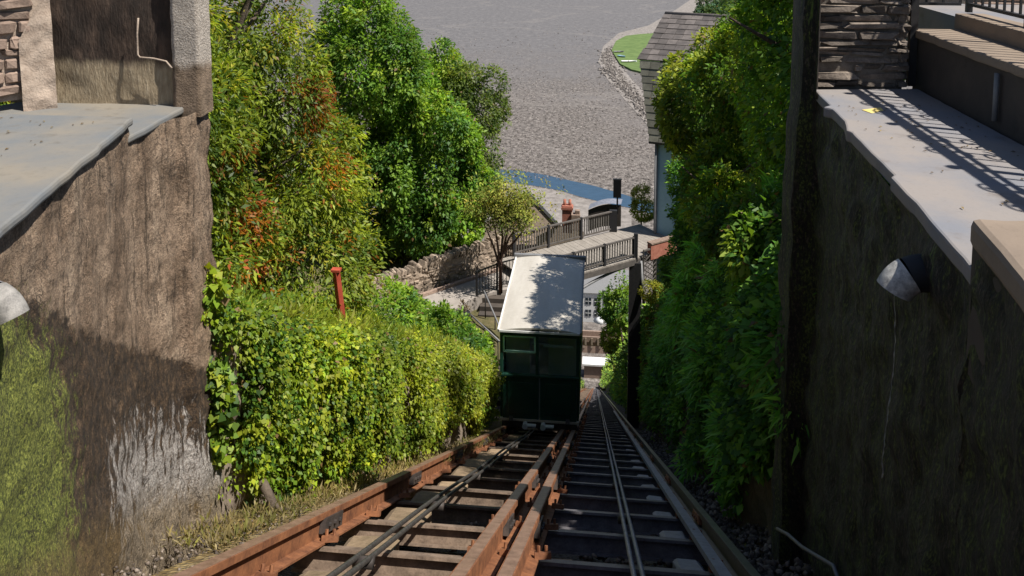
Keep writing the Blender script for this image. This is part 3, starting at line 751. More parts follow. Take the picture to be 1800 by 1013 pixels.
# ---- wrought iron railing
RA = empty('iron_railing', (3.13, 5, -0.8), 'black wrought iron railing with scrolls on the right terrace', 'railing')
def scroll(mb, c, ax, r, turns=1.25, sgn=1):
    pts = []
    for k in range(18):
        t = k / 17; a = sgn * t * turns * 2 * math.pi; q = r * (1 - 0.75 * t)
        pts.append(Vector(c) + ax * (q * math.cos(a)) + Vector((0, 0, q * math.sin(a))))
    mb.tube(pts, 0.010, 5)
def railing(parent, a, b, zb, zt, spacing, scrolls=True):
    a, b = Vector((*a, 0)), Vector((*b, 0)); L = (b - a).length; d = (b - a) / L
    Z = lambda z: Vector((0, 0, z))
    MB().bar(a + Z(zt), b + Z(zt), 0.08, 0.04).build('handrail', M['iron'], parent)
    MB().bar(a + Z(zt - 0.16), b + Z(zt - 0.16), 0.03, 0.02).build('upper_rail', M['iron'], parent)
    MB().bar(a + Z(zb + 0.07), b + Z(zb + 0.07), 0.04, 0.025).build('bottom_rail', M['iron'], parent)
    n = max(2, int(L / spacing)); bar = None
    for k in range(n + 1):
        p = a + d * (L * k / n); post = k % 8 == 0
        if post:
            MB().bar(p + Z(zb), p + Z(zt + 0.10), 0.045).build('post', M['iron'], parent)
            MB().tube([p + Z(zt + 0.10), p + Z(zt + 0.14), p + Z(zt + 0.22)], [0.02, 0.045, 0.002], 8).build('finial', M['iron'], parent)
        else:
            if bar is None: bar = MB().bar((0, 0, zb + 0.07), (0, 0, zt - 0.02), 0.016).mesh('bar', M['iron'])
            link('bar', bar, parent, Matrix.Translation((p.x, p.y, 0)))
        if scrolls and k % 8 in (2, 6):
            s_ = 1 if k % 8 == 2 else -1
            m_ = MB(); scroll(m_, p + d * 0.10 * s_ + Z(zt - 0.14), d * s_, 0.13); scroll(m_, p + d * 0.10 * s_ + Z(zt - 0.40), d * s_, 0.10, 1.25, -1)
            scroll(m_, p + d * 0.10 * s_ + Z(zt + 0.09), d * s_, 0.08); m_.build('scroll', M['iron'], parent, True)
railing(RA, (3.13, 7.45), (3.13, 2.2), -0.80, 0.45, 0.125)
railing(RA, (2.64, 7.45), (3.06, 7.45), -0.80, 0.45, 0.105, False)
MB().bar((2.60, 7.22, -1.4), (2.60, 7.22, 0.5), 0.06).build('gate_post', M['iron'], RA)

# ---- discharge pipes with cut cowls
M['spout_grey'] = simple('grey_spout', (0.12, 0.115, 0.11), (0.34, 0.32, 0.30), 20, 0.8, 0.5, 0.006)
def cowl(label, base, out, r, ln, dark):
    root = empty('discharge_pipe', base, label, 'pipe')
    base = Vector(base); out = Vector(out).normalized(); dn = Vector((0, 0, -1))
    path = []
    for k in range(9):
        a = k / 8 * R(68)
        path.append(base + out * (0.10 + ln * math.sin(a)) + dn * (ln * (1 - math.cos(a)) * 1.0))
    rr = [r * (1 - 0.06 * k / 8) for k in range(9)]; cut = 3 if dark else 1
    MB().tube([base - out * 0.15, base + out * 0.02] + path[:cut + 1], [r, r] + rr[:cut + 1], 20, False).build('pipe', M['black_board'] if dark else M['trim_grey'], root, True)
    MB().tube(path[cut:], [k * 1.02 for k in rr[cut:]], 20, False).build('cowl', M['sun_painted_pipe'] if dark else M['spout_grey'], root, True)  # dark variant paints the shaded root black and the sunlit end white
    e = path[-1]; dd = (path[-1] - path[-2]).normalized()
    MB().tube([e - dd * 0.02, e - dd * 0.019], [r * 0.86, r * 0.86], 20).build('mouth', M['black_board'], root)
    MB().tube([base + out * 0.015, base + out * 0.05], [r * 1.12, r * 1.12], 20, True).build('collar', M['rust'], root, True)
    return root, e
cp, mouth = cowl('dripping pipe spout jutting from the right wall, sunlit end coloured white, shaded root black', at(1660, 480, 4.0), (-1, 0.0, -0.05), 0.088, 0.135, True)
g = random.Random(3); pts = []; rad = []
for k in range(46):
    t = k / 45; pts.append(mouth + Vector((0.015 * math.sin(t * 5) + g.uniform(-.003, .003), g.uniform(-.003, .003), -0.95 * t))); rad.append(g.choice((0.001, 0.002, 0.004, 0.001)))
tag(MB().tube(pts, rad, 5).build('water_trickle', M['drip'], None, True), 'thin trickle of water falling from the pipe spout', 'water')
cowl('grey pipe spout jutting from the left wall at the picture edge', (-2.72, 3.26, -1.64), (1, -0.15, -0.1), 0.075, 0.11, False)
tag(MB().tube([at(1366, 930, 6.6), at(1385, 940, 6.35), at(1410, 962, 6.05), at(1440, 980, 5.7), at(1465, 995, 5.5), at(1478, 1030, 5.3)], 0.014, 8).build('hose', M['trim_grey'], None, True), 'pale hose lying at the foot of the right wall', 'hose')

# ================================================================== THE RAILWAY
YE = 222.0
def tp(x, y, h=0.0):      # point at height h square to the rails
    return Vector((x, y, T(y))) + Vector((0, SL, 1)).normalized() * h
def rail_prof(hw, H, fw): # flat-bottomed rail, head top at 0
    return [(-hw, 0), (-hw, -0.045), (-0.018, -0.06), (-0.018, -H + 0.03), (-fw, -H + 0.015), (-fw, -H), (fw, -H), (fw, -H + 0.015), (0.018, -H + 0.03), (0.018, -0.06), (hw, -0.045), (hw, 0)]
XL, XCL, XCR, XR = -2.25, -0.80, -0.53, 1.05
SP0, SPD = 2.4, 1.26
def build_track(label, xa, xb, fat_a, fat_b, mats, sl_off, yn):
    root = empty('railway_track', tp((xa + xb) / 2, 3), label, 'railway track', 'the two tracks of the cliff railway')
    rl = []
    for x, fat, m_, hm in ((xa, fat_a, mats[0], mats[1]), (xb, fat_b, mats[2], mats[3])):
        H = 0.21 if fat else 0.15; hw = 0.052 if fat else 0.036; fw = 0.10 if fat else 0.07
        r_ = MB().extrude(rail_prof(hw, H, fw), tp(x, 1.5), tp(x, YE)).build('rail', m_, root)
        rl.append(r_)
        MB().extrude([(-hw * 0.82, 0.004), (-hw * 0.82, 0.0), (hw * 0.82, 0.0), (hw * 0.82, 0.004)], tp(x, 1.5), tp(x, YE)).build('running_surface', hm, r_)
    # fishplates at the rail joints, each with bolts
    for x, r_, fat in ((xa, rl[0], fat_a), (xb, rl[1], fat_b)):
        y = 3.3 + (0.5 if x > -1 else 0) + (1.0 if not fat else 0)
        while y < 36:
            s_ = 1.0 if fat else 0.7
            m_ = MB()
            for sd in (-1, 1):
                m_.bar(tp(x + sd * 0.045 * s_, y - 0.22, -0.085 * s_ - 0.01), tp(x + sd * 0.045 * s_, y + 0.22, -0.085 * s_ - 0.01), 0.05 * s_, 0.11 * s_, (0, SL, 1))
                for k in (-0.13, 0.0, 0.13):
                    p = tp(x + sd * 0.07 * s_, y + k, -0.085 * s_ - 0.01); m_.tube([p, p + Vector((sd * 0.02, 0, 0))], 0.018, 6)
            m_.build('fishplate', M['steel_dark'] if fat else mats[0], r_)
            y += 3.15
    # sleepers
    slm = None; mats_s = mats[4]
    n = 0; y = SP0 + sl_off; far = MB()
    while y < YE - 1:
        wa, wb = xa - 0.12, xb + 0.10
        if y < 45:
            if slm is None:
                m_ = MB(); w = wb - wa; q = Matrix.Rotation(-math.atan(SL), 3, 'X')
                m_.box(q @ Vector((0, 0, -0.012)), (w, 0.15, 0.024), q); m_.box(q @ Vector((0, 0, -0.09)), (w, 0.03, 0.14), q); m_.box(q @ Vector((0, 0, -0.165)), (w, 0.15, 0.02), q)
                slm = m_.mesh('sleeper', mats_s); 
            link('sleeper', slm, root, trs(tp((wa + wb) / 2, y, -0.215) + Vector((random.uniform(-.03, .03), 0, random.uniform(-.012, .012))), (random.uniform(0.97, 1.03), 1, 1), random.uniform(-.006, .006)))
        else:
            far.bar(tp(wa, y, -0.27), tp(wb, y, -0.27), 0.14, 0.1, (0, SL, 1))
        y += SPD
    tag(far.build('far_sleepers', mats_s, root), kind='stuff')
    return root
TL = build_track('rusty sunlit left track, on which the car stands', XL, XCL, True, True, (M['rust'], M['rust_head'], M['rust'], M['rust_head'], M['sleeper']), 0.0, 0)
TR = build_track('dark shaded right track beside the ferny bank', XCR, XR, True, False, (M['rust'], M['rust_head'], M['steel_dark'], M['steel_worn'], M['sleeper_dark']), 0.1, 0)
# packing blocks, chairs and clips
blockm = [rock_mesh('packing_block', simple('mossy_concrete', (0.14, 0.10, 0.055), (0.33, 0.235, 0.15), 5, 0.95, 0.6, 0.02, per_object=0.2), k + 60, 0.07) for k in range(3)]
blueb = [rock_mesh('packing_block', M['slate_block'], k + 70, 0.05) for k in range(3)]
clip = MB().box((0, 0, 0), (0.13, 0.06, 0.035)).tube([(-0.03, 0, 0), (-0.03, 0, 0.05)], 0.014, 6).tube([(0.03, 0, 0), (0.03, 0, 0.05)], 0.014, 6).mesh('rail_clip', M['rust'])
y = SP0; k = 0
tilt = -math.atan(SL)
while y < 34:
    link('packing_block', blockm[k % 3], TL, trs(tp(XL + 0.34, y + 0.42, -0.34) + Vector((random.uniform(-.05, .05), random.uniform(-.08, .08), 0)), (random.uniform(0.32, 0.46), random.uniform(0.5, 0.7), 0.22), random.uniform(-.06, .06), tilt * 0.75))
    link('packing_block', blueb[k % 3], TR, trs(tp(XR - 0.26, y + 0.5, -0.34), (random.uniform(0.2, 0.28), random.uniform(0.55, 0.8), 0.2), random.uniform(-.05, .05), tilt))
    if k % 3 == 0: link('packing_block', blockm[(k + 1) % 3], TR, trs(tp(-0.30, y + 0.3, -0.36), (0.3, 0.4, 0.2), random.uniform(-.1, .1), tilt))
    for x, rt in ((XL + 0.13, TL), (XCL + 0.13, TL), (XCL - 0.13, TL), (XCR + 0.13, TR), (XR - 0.1, TR)):
        link('rail_clip', clip, rt, trs(tp(x, y + 0.02, -0.17), (1, 1.2, 1.3), random.uniform(-.2, .2), tilt))
    y += SPD; k += 1
MB().bar(tp(XR - 0.12, 2, -0.13), tp(XR - 0.12, 40, -0.13), 0.09, 0.05, (0, SL, 1)).build('check_rail', M['slate_block'], TR)
# cables
for label, x, dx in (('pair of dark haulage cables between the rails of the left track', -1.56, 0.045), ('haulage cable along the middle of the right track', 0.30, 0.030)):
    root = empty('haulage_cable', tp(x, 3), label, 'cable', 'haulage cables')
    yend = 20.2 if x < 0 else YE
    for sd in (-1, 1):
        MB().tube([tp(x + sd * dx, yy, -0.07 + 0.01 * math.sin(yy)) for yy in np.linspace(1.5, yend, 60)], 0.019, 8).build('strand', M['cable'] if x < 0 else M['slate_block'], root, True)
    y = SP0 + 0.3
    while y < 40:
        if y < yend: 
            MB().tube([tp(x - 0.07, y, -0.11), tp(x + 0.07, y, -0.11)], 0.04, 10).build('roller', M['steel_dark'], root, True)
        y += SPD * 2
# gravel between the sleepers
P, S = [], []
for i in range(9000):
    y = 2.5 + 26 * random.random() ** 1.6; x = random.uniform(-2.0, 0.95)
    pk = mnoise.noise(Vector((x * 0.8, y * 0.8, 9)))
    if pk < -0.05: continue
    P.append(tp(x, y, -0.43 + random.uniform(0, 0.06))); S.append(random.uniform(0.012, 0.04))
for i in range(1500):
    y = 3 + 18 * random.random() ** 1.4; x = random.uniform(-3.0, -2.45)
    P.append((x, y, T(y) - 0.155 + random.uniform(-.02, .012))); S.append(random.uniform(0.006, 0.02))
for i in range(3000):
    y = 5 + 22 * random.random() ** 1.3; x = random.uniform(1.2, 1.75)
    P.append((x, y, T(y) - 0.47 + max(0, x - 1.25) * 0.5)); S.append(random.uniform(0.010, 0.045))
tag(link('gravel', stones_mesh('gravel', P, S, M['gravel'])), 'loose gravel and stones lying along the track bed', 'gravel', kind='stuff')

# ================================================================== THE CAR
CX, CY0, CY1, CZR, CW = -1.39, 19.75, 24.1, -10.18, 1.98
CZF = -12.5
car = empty('funicular_car', (CX, CY0 + 0.5, CZF), 'dark green cliff railway car with cream roof on the left track', 'railway car')
x0, x1 = CX - CW / 2, CX + CW / 2
def pane(mb, x0_, x1_, z0_, z1_, y): return mb.box(((x0_+x1_)/2, y, (z0_+z1_)/2), (x1_-x0_, 0.012, z1_-z0_))
# front (uphill) end
ZS = -11.38    # sill of the windows
for k in range(2):
    a, b = x0 + 0.05 + k * (CW - 0.1) / 2, x0 + 0.05 + (k + 1) * (CW - 0.1) / 2
    p_ = MB().box(((a + b) / 2, CY0 + 0.03, (CZF + ZS) / 2), (b - a - 0.03, 0.05, ZS - CZF)).build('front_panel', M['green_paint'], car, bevel=0.012)
    MB().box(((a + b) / 2, CY0 - 0.003, (CZF + ZS) / 2), (b - a - 0.30, 0.02, ZS - CZF - 0.3)).build('raised_panel', M['green_paint'], p_, bevel=0.01)
MB().box((CX, CY0 + 0.01, ZS + 0.03), (CW, 0.10, 0.06)).build('window_sill', M['green_paint'], car, bevel=0.01)
MB().box((CX, CY0 + 0.01, CZR - 0.07), (CW, 0.09, 0.12)).build('head_rail', M['green_paint'], car, bevel=0.01)
for x in (x0 + 0.04, x1 - 0.04, CX - 0.06):
    MB().box((x, CY0 + 0.035, (ZS + CZR) / 2), (0.08 if x != CX - 0.06 else 0.07, 0.08, CZR - ZS)).build('corner_post' if x != CX - 0.06 else 'mullion', M['green_paint'], car, bevel=0.008)
for k, (a, b) in enumerate(((x0 + 0.08, CX - 0.095), (CX - 0.025, x1 - 0.08))):
    pane(MB(), a, b, ZS + 0.06, CZR - 0.13, CY0 + 0.04).build('window_pane', M['glass'], car)
a, b = x0 + 0.10, CX - 0.115
fr = MB(); zt_, zb_ = CZR - 0.16, CZR - 0.56
for p, q in (((a, zb_), (b, zb_)), ((a, zt_), (b, zt_)), ((a, zb_), (a, zt_)), ((b, zb_), (b, zt_))):
    fr.bar((p[0], CY0 + 0.012, p[1]), (q[0], CY0 + 0.012, q[1]), 0.045, 0.045, (0, 1, 0))
tag(fr.build('sliding_window_frame', M['mint_paint'], car, bevel=0.006), 'pale green frame of the open upper window')
# sides and far end
for sx in (x0 + 0.03, x1 - 0.03):
    MB().box((sx, (CY0 + CY1) / 2, (CZF + ZS) / 2), (0.05, CY1 - CY0 - 0.12, ZS - CZF)).build('side_panel', M['green_paint'], car)
    MB().box((sx, (CY0 + CY1) / 2, CZR - 0.09), (0.06, CY1 - CY0 - 0.12, 0.15)).build('side_rail', M['green_paint'], car)
    for k in range(1, 5):
        MB().box((sx, CY0 + (CY1 - CY0) * k / 5, (ZS + CZR) / 2), (0.06, 0.09, CZR - ZS - 0.02)).build('side_post', M['green_paint'], car)
    for k in range(5):
        yy = CY0 + (CY1 - CY0) * (k + 0.5) / 5
        MB().box((sx, yy, (ZS + CZR - 0.1) / 2), (0.012, (CY1 - CY0) / 5 - 0.12, CZR - ZS - 0.22)).build('side_window', M['glass'], car)
MB().box((CX, CY1 - 0.04, (CZF + ZS) / 2), (CW, 0.06, ZS - CZF)).build('rear_panel', M['green_paint'], car)
for x in (x0 + 0.04, x1 - 0.04, CX):
    MB().box((x, CY1 - 0.04, (ZS + CZR) / 2), (0.08, 0.07, CZR - ZS)).build('rear_post', M['green_paint'], car)
MB().box((CX, (CY0 + CY1) / 2, CZF - 0.04), (CW, CY1 - CY0, 0.08)).build('floor', M['car_inside'], car)
for dx, w_ in ((-0.62, 0.62), (0.55, 0.75)):
    MB().box((CX + dx, CY0 + 0.85, CZF + 0.95), (w_, 0.05, 1.9)).build('light_catch_partition', M['white_paint'], car)  # white panels added close behind the glass to catch sky light
for yy in (1.5, 2.5, 3.4):
    MB().box((CX + 0.25, CY0 + yy, CZF + 0.45), (CW - 0.8, 0.42, 0.07)).box((CX + 0.25, CY0 + yy + 0.2, CZF + 0.8), (CW - 0.8, 0.05, 0.6)).build('seat', M['car_inside'], car, bevel=0.01)
MB().box((CX + 0.45, CY0 + 0.10, CZR - 0.42), (0.72, 0.03, 0.06)).build('notice_rail', M['white_paint'], car)
# roof: shallow arch with an overhang
rf = MB(); nseg = 12
prof = []
for k in range(nseg + 1):
    t = -1 + 2 * k / nseg; prof.append((CX + t * (CW / 2 + 0.045), CZR + 0.03 + 0.10 * (1 - t * t)))
low = [(x, z - 0.045) for x, z in prof[::-1]]
pr = prof + low; n = len(pr)
ya, yb = CY0 - 0.10, CY1 + 0.02
rf.add([(x, ya, z) for x, z in pr] + [(x, yb, z) for x, z in pr], [(k, (k+1) % n, n + (k+1) % n, n + k) for k in range(n)] + [tuple(range(n))[::-1], tuple(range(n, 2*n))])
ro = rf.build('roof', M['mat_roof_white'], car)
MB().bar((x0 - 0.08, CY1 + 0.05, CZR + 0.06), (x1 + 0.08, CY1 + 0.05, CZR + 0.06), 0.12, 0.16).build('roof_end_trim', M['trim_grey'], ro)
for x in (x0 - 0.03, x1 + 0.03):
    MB().bar((x, ya, CZR + 0.035), (x, yb, CZR + 0.035), 0.035, 0.06).build('gutter', M['trim_grey'] if x > CX else M['white_paint'], ro)
MB().bar((x0, ya - 0.01, CZR + 0.02), (x1, ya - 0.01, CZR + 0.02), 0.025, 0.05).build('front_lip', M['white_paint'], ro)
# underframe: a wedge that carries the level floor over the slope
yw0, yw1 = CY0 + 0.15, CY1 - 0.15
for sx in (x0 + 0.28, x1 - 0.28):
    u = MB()
    u.bar((sx, yw0, CZF - 0.10), (sx, yw1, CZF - 0.10), 0.10, 0.10)
    u.bar(tp(sx, yw0 - 0.3, 0.18), tp(sx, yw1, 0.18), 0.10, 0.12, (0, SL, 1))
    for t in (0.25, 0.5, 0.75, 1.0):
        yy = yw0 + (yw1 - yw0) * t; q = tp(sx, yy, 0.18); u.bar((sx, yy, q.z), (sx, yy, CZF - 0.1), 0.08)
    u.bar((sx, yw1, tp(sx, yw1, .2).z), (sx, yw0 + 1.5, CZF - 0.1), 0.07)
    u.build('underframe', M['steel_dark'], car)
MB().box((CX, CY0 + 2.9, CZF - 0.75), (CW - 0.7, 1.7, 0.9)).build('water_tank', M['steel_dark'], car, bevel=0.03)
for sx in (XL, XCL):
    for yy in (CY0 + 0.45, CY1 - 0.5):
        c = tp(sx, yy, 0.21)
        w_ = MB().tube([c + Vector((-0.05, 0, 0)), c + Vector((0.05, 0, 0))], 0.21, 20).build('wheel', M['steel_dark'], car, True)
        MB().tube([c + Vector((-0.07, 0, 0)), c + Vector((0.07, 0, 0))], 0.06, 10).build('hub', M['steel_worn'], w_, True)
for sx in (CX - 0.35, CX + 0.1):
    MB().tube([(sx, CY0 - 0.16, CZF - 0.10), (sx, CY0 + 0.05, CZF - 0.10)], [0.07, 0.05], 12).box((sx + 0.12, CY0 - 0.1, CZF - 0.09), (0.3, 0.1, 0.03)).build('buffer', M['white_paint'], car)
MB().box((CX, CY0 + 0.06, CZF - 0.14), (CW - 0.1, 0.12, 0.16)).build('buffer_beam', M['steel_dark'], car)

# ================================================================== FOOTBRIDGE AND ROADSIDE
E_ = Vector((0.79, 0.613, 0)).normalized(); NB = Vector((-E_.y, E_.x, 0))
N1 = Vector((1.46, 32.0, DZ))
def bp(s, w, z=0): return N1 + E_ * s + NB * w + Vector((0, 0, z))
BWID = 2.75
br = empty('footbridge', bp(-1.5, 1.4, -0.3), 'timber footbridge with dark slatted railings crossing the line behind the car', 'bridge')
k = 0; s_ = -4.6
while s_ < 2.6:
    MB().box(bp(s_ + 0.095, BWID / 2, -0.03 + random.uniform(-.004, .004)), (0.18, BWID, 0.05), Matrix.Rotation(math.atan2(E_.y, E_.x), 3, 'Z')).build('deck_plank', M['plank'], br)
    s_ += 0.19
for w in (0.03, BWID - 0.03):
    MB().bar(bp(-4.6, w, -0.17), bp(2.6, w, -0.17), 0.10, 0.22).build('girder', M['fence_wood'], br)
def bridge_rail(parent, P0, P1, h, nposts, mat_bar, bar_w=0.05, gap=0.125, post_w=0.09, lean=0):
    d = (P1 - P0); L = d.length; d = d / L; up = Vector((0, 0, 1))
    MB().bar(P0 + up * h, P1 + up * h, 0.09, 0.05).build('handrail', M['fence_wood'], parent)
    MB().bar(P0 + up * 0.12, P1 + up * 0.12, 0.05, 0.06).build('bottom_rail', M['fence_wood'], parent)
    n = int(L / gap); me = MB().box((0, 0, h / 2 + 0.03), (bar_w, 0.022, h - 0.12)).mesh('slat', mat_bar); rz = math.atan2(d.y, d.x)
    for k in range(n + 1):
        link('slat', me, parent, trs(P0 + d * (gap * k) - Vector((d.y, -d.x, 0)) * 0.03, (1, 1, 1), rz))
    for k in range(nposts + 1):
        p = P0 + d * (L * k / nposts)
        MB().box(p + up * (h / 2 + 0.02), (post_w, post_w, h + 0.06), Matrix.Rotation(rz, 3, 'Z')).build('post', M['black_board'], parent)
bridge_rail(br, bp(-4.4, 0.06), bp(0.05, 0.06), 0.82, 3, M['wood_grey'])
bridge_rail(br, bp(-3.9, BWID - 0.06), bp(1.05, BWID - 0.06), 0.88, 3, M['wood_grey'])
MB().box(bp(0.12, 0.06, 0.42), (0.16, 0.16, 1.1)).build('end_post', M['black_board'], br)
MB().box(bp(1.1, BWID - 0.06, 0.42), (0.32, 0.2, 1.0)).build('end_post', M['black_board'], br)
# piers
for s_, w in ((0.15, 0.12), (2.3, BWID - 0.2)):
    p = bp(s_, w, -0.2); MB().bar(p, (p.x, p.y, T(p.y) - 0.4), 0.46, 0.40, (0, 1, 0)).build('pier', M['iron'], br)
p = bp(0.3, -0.05, -0.15); MB().tube([p, p + Vector((0.12, -0.3, -1.6))], 0.06, 8).build('brace', M['trim_grey'], br, True)
arch = [bp(-4.6 + 4.75 * t, 0.12, -0.30 - 1.25 * (1 - t) ** 2) for t in np.linspace(0, 1, 14)]
MB().tube(arch, 0.055, 8).build('arch_rib', M['trim_grey'], br, True)
MB().tube([p + NB * 2.3 for p in arch], 0.055, 8).build('arch_rib', M['trim_grey'], br, True)
# lattice panel by the pier
la = empty('lattice_panel', bp(0.5, -0.1, -0.9), 'dark lattice panel beside the bridge pier', 'lattice')
for k in range(7):
    z0 = -1.35 + k * 0.19
    for sg in (-1, 1):
        a = bp(0.42, -0.08 - 0.02 * sg, z0 if sg > 0 else z0 + 0.45); b = bp(1.05, -0.08 - 0.02 * sg, z0 + 0.45 if sg > 0 else z0)
        MB().bar(a, b, 0.035, 0.02, (0, 1, 0)).build('lath', M['fence_wood'], la)
for s_ in (0.40, 1.07): MB().bar(bp(s_, -0.08, -1.6), bp(s_, -0.08, 0.25), 0.06).build('frame_post', M['fence_wood'], la)
MB().bar(bp(0.40, -0.08, 0.25), bp(1.07, -0.08, 0.25), 0.06).build('frame_rail', M['fence_wood'], la)
# brick parapet and sign at the right end of the bridge
pw = empty('brick_parapet', bp(1.5, 0.4, 0), 'short red brick parapet at the right end of the bridge', 'wall')
MB().bar(bp(0.75, -0.02, 0.12), bp(2.6, -0.02, 0.12), 0.22, 0.62).build('wall_body', M['brick_red'], pw)
MB().bar(bp(0.75, -0.02, 0.46), bp(2.6, -0.02, 0.46), 0.28, 0.06).build('coping', M['stone_pale'], pw)
sgp = at(1085, 362, 35.4)
sg = empty('sign_board', sgp, 'black rectangular sign board on a post at the far end of the bridge', 'sign')
MB().bar(sgp - Vector((0, 0, 0.35)), sgp + Vector((0, 0, 1.1)), 0.07).build('post', M['black_board'], sg)
c = at(1085, 332, 35.3); MB().box(c, (0.34, 0.05, 0.80)).build('board', M['black_board'], sg, bevel=0.01)
MB().box(c + Vector((0, 0, 0.42)), (0.38, 0.07, 0.04)).build('board_cap', M['trim_grey'], sg)

# stone wall behind the road, with upright coping stones
rw = empty('roadside_wall', (-5.5, 29.7, -13.6), 'tan rubble wall with upright coping stones behind the road', 'stone wall')
A0, A1 = Vector((-8.8, 26.5, 0)), Vector((-2.5, 33.0, 0)); dW = (A1 - A0).normalized(); LWl = (A1 - A0).length
curtain([(A0.x, A0.y), (A1.x, A1.y)][::-1], lambda x, y: -14.0, lambda x, y: -12.80, 0.09, 0.07, 4.5).build('wall_body', M['stone_tan'], rw)
MB().bar(A0 + Vector((-0.18, 0.18, -13.4)), A1 + Vector((-0.18, 0.18, -13.4)), 0.3, 1.2).build('wall_core', M['stone_tan'], rw)
stonework(rw, (A0.x, A0.y), (A1.x, A1.y), -13.65, -12.85, 0.10, 0.18, 0.16, 0.36, 0.16, ROCK_TAN, 33, 0.05, 0.02, tilt=0.06)
s_ = 0.0
while s_ < LWl:
    w_ = random.uniform(0.09, 0.17); h_ = random.uniform(0.16, 0.36)
    c = A0 + dW * s_ + Vector((-0.10, 0.10, -12.84 + h_ / 2))
    link('coping_stone', random.choice(ROCK_TAN), rw, trs(c, (w_ * 0.85, 0.34, h_), math.atan2(dW.y, dW.x) + random.uniform(-.2, .2), random.uniform(-.1, .1), 0.35 + random.uniform(-.3, .25)))
    s_ += w_
# kerb line of the road
tag(MB().bar((-8.9, 25.85, -13.56), (-3.42, 31.42, -13.56), 0.14, 0.10).build('kerb', M['stone_pale']), kind='structure')
# fence and stair rail left of the car
fe = empty('roadside_railing', (-4.3, 28.8, -13.6), 'thin dark bar railing beside the road left of the car', 'railing')
def bar_fence(parent, pts, h, gap, post_every):
    for a, b in zip(pts, pts[1:]):
        a, b = Vector(a), Vector(b); L = (b - a).length; n = max(1, int(L / gap)); up = Vector((0, 0, 1))
        MB().bar(a + up * h, b + up * h, 0.05, 0.04).build('handrail', M['iron'], parent)
        MB().bar(a + up * 0.1, b + up * 0.1, 0.03, 0.03).build('bottom_rail', M['iron'], parent)
        me = MB().box((0, 0, h / 2 + 0.05), (0.022, 0.022, h - 0.1)).mesh('bar', M['iron'])
        for k in range(n + 1):
            p = a.lerp(b, k / n)
            if k % post_every == 0: MB().bar(p, p + up * (h + 0.04), 0.07).build('post', M['black_board'], parent)
            else: link('bar', me, parent, Matrix.Translation(p))
bar_fence(fe, [(-4.30, 28.75, -13.65), (-3.55, 29.5, -13.6), (-2.3, 30.1, -13.45)], 0.95, 0.12, 7)
st = empty('stair_rail', (-3.6, 28, -14), 'pale sloping handrail of the stairs beside the car', 'handrail')
for dx in (0, 0.42):
    a = at(826 + dx * 60, 552 - dx * 95, 28.2); b = at(878 + dx * 30, 600 + dx * 10, 26.4)
    MB().tube([a, b], 0.03, 8).build('handrail', M['trim_grey'], st, True)
    for t in (0.05, 0.5, 0.95):
        p = a.lerp(b, t); MB().tube([p, p + Vector((0, 0, -0.9))], 0.022, 6).build('baluster', M['iron'], st, True)
for k in range(14):
    yy = 29.0 - k * 0.30; zz = -13.72 - k * 0.17
    MB().box((-3.3, yy, zz - 0.4), (1.75, 0.31, 0.8)).build('stair_tread', M['rendered_dark'], st)
bx = empty('planter', at(815, 560, 27.4), 'small dark planter at the road edge above the hedge', 'planter')
c = at(815, 556, 27.4)
MB().tube([c + Vector((0, 0, -0.3)), c + Vector((0, 0, 0.12)), c + Vector((0, 0, 0.15))], [0.16, 0.24, 0.22], 12).build('pot', M['black_board'], bx, True)
q = np.array([c + Vector((0, 0, 0.25))]); A = clumps_to_leaves(q, np.array([[0, 0, 1.0]]), np.array([0.25]), 80, 0.12, 0.4, [(0.13, 0.10, 0.06, 1), (0.10, 0.12, 0.04, 1)], 0, 1.0)
tag(link('dry_plant', leaves_mesh('dry_plant', *A, M['leaf_matt']), bx), kind='stuff')

# red leaning post on the left bank
a, b = at(609, 592, 10.3), at(591, 476, 10.2)
rp = empty('marker_post', a, 'rusty red post leaning on the bank above the hedge', 'post')
MB().bar(a - Vector((0, 0, 0.3)), b, 0.085, 0.07).build('shaft', M['red_paint'], rp, bevel=0.008)
MB().box(b + Vector((0, 0, 0.01)), (0.12, 0.10, 0.03)).build('cap', M['red_paint'], rp)

# ================================================================== HOUSES
# right house: blue rendered wall, slate-hung upper storey, hipped slate roof
hs = empty('blue_house', (5, 37, -16), 'pale blue house with slate hung upper storey and slate roof, right of the bridge', 'house')
hx0, hy0, hdir = 2.47, 36.0, R(-20)
ex, ey = Vector((math.cos(hdir), math.sin(hdir), 0)), Vector((-math.sin(hdir), math.cos(hdir), 0))
H0 = Vector((hx0, hy0, 0))
def hp(u, v, z): return H0 + ex * u + ey * v + Vector((0, 0, z))
def hbox(u0, u1, v0, v1, z0, z1):
    return MB().add([hp(u, v, z) for z in (z0, z1) for u, v in ((u0, v0), (u1, v0), (u1, v1), (u0, v1))], [(0,3,2,1),(4,5,6,7),(0,1,5,4),(1,2,6,5),(2,3,7,6),(3,0,4,7)])
hbox(0.32, 8, -1.1, 7, -17.5, -9.15).build('wall', M['blue_wall'], hs)
EAV = -6.05; RID = -4.45
hbox(0.22, 8.4, -0.30, 7.3, -9.3, EAV - 0.05).build('upper_wall', M['slate_green'], hs)
lro = MB().add([hp(0.17, -1.42, -9.3), hp(8.6, -1.42, -9.3), hp(8.6, -0.5, EAV - 0.04), hp(-0.60, -0.5, EAV - 0.04)], [(0, 1, 2, 3)]).build('lower_roof', M['slate_green'], hs)
MB().tube([hp(0.40, -1.18, -17.5), hp(0.40, -1.18, -9.35)], 0.07, 8).build('downpipe', M['trim_grey'], hs, True)
MB().bar(hp(0.15, -1.45, -9.32), hp(8.4, -1.45, -9.32), 0.10, 0.10).build('bargeboard', M['fence_wood'], hs)
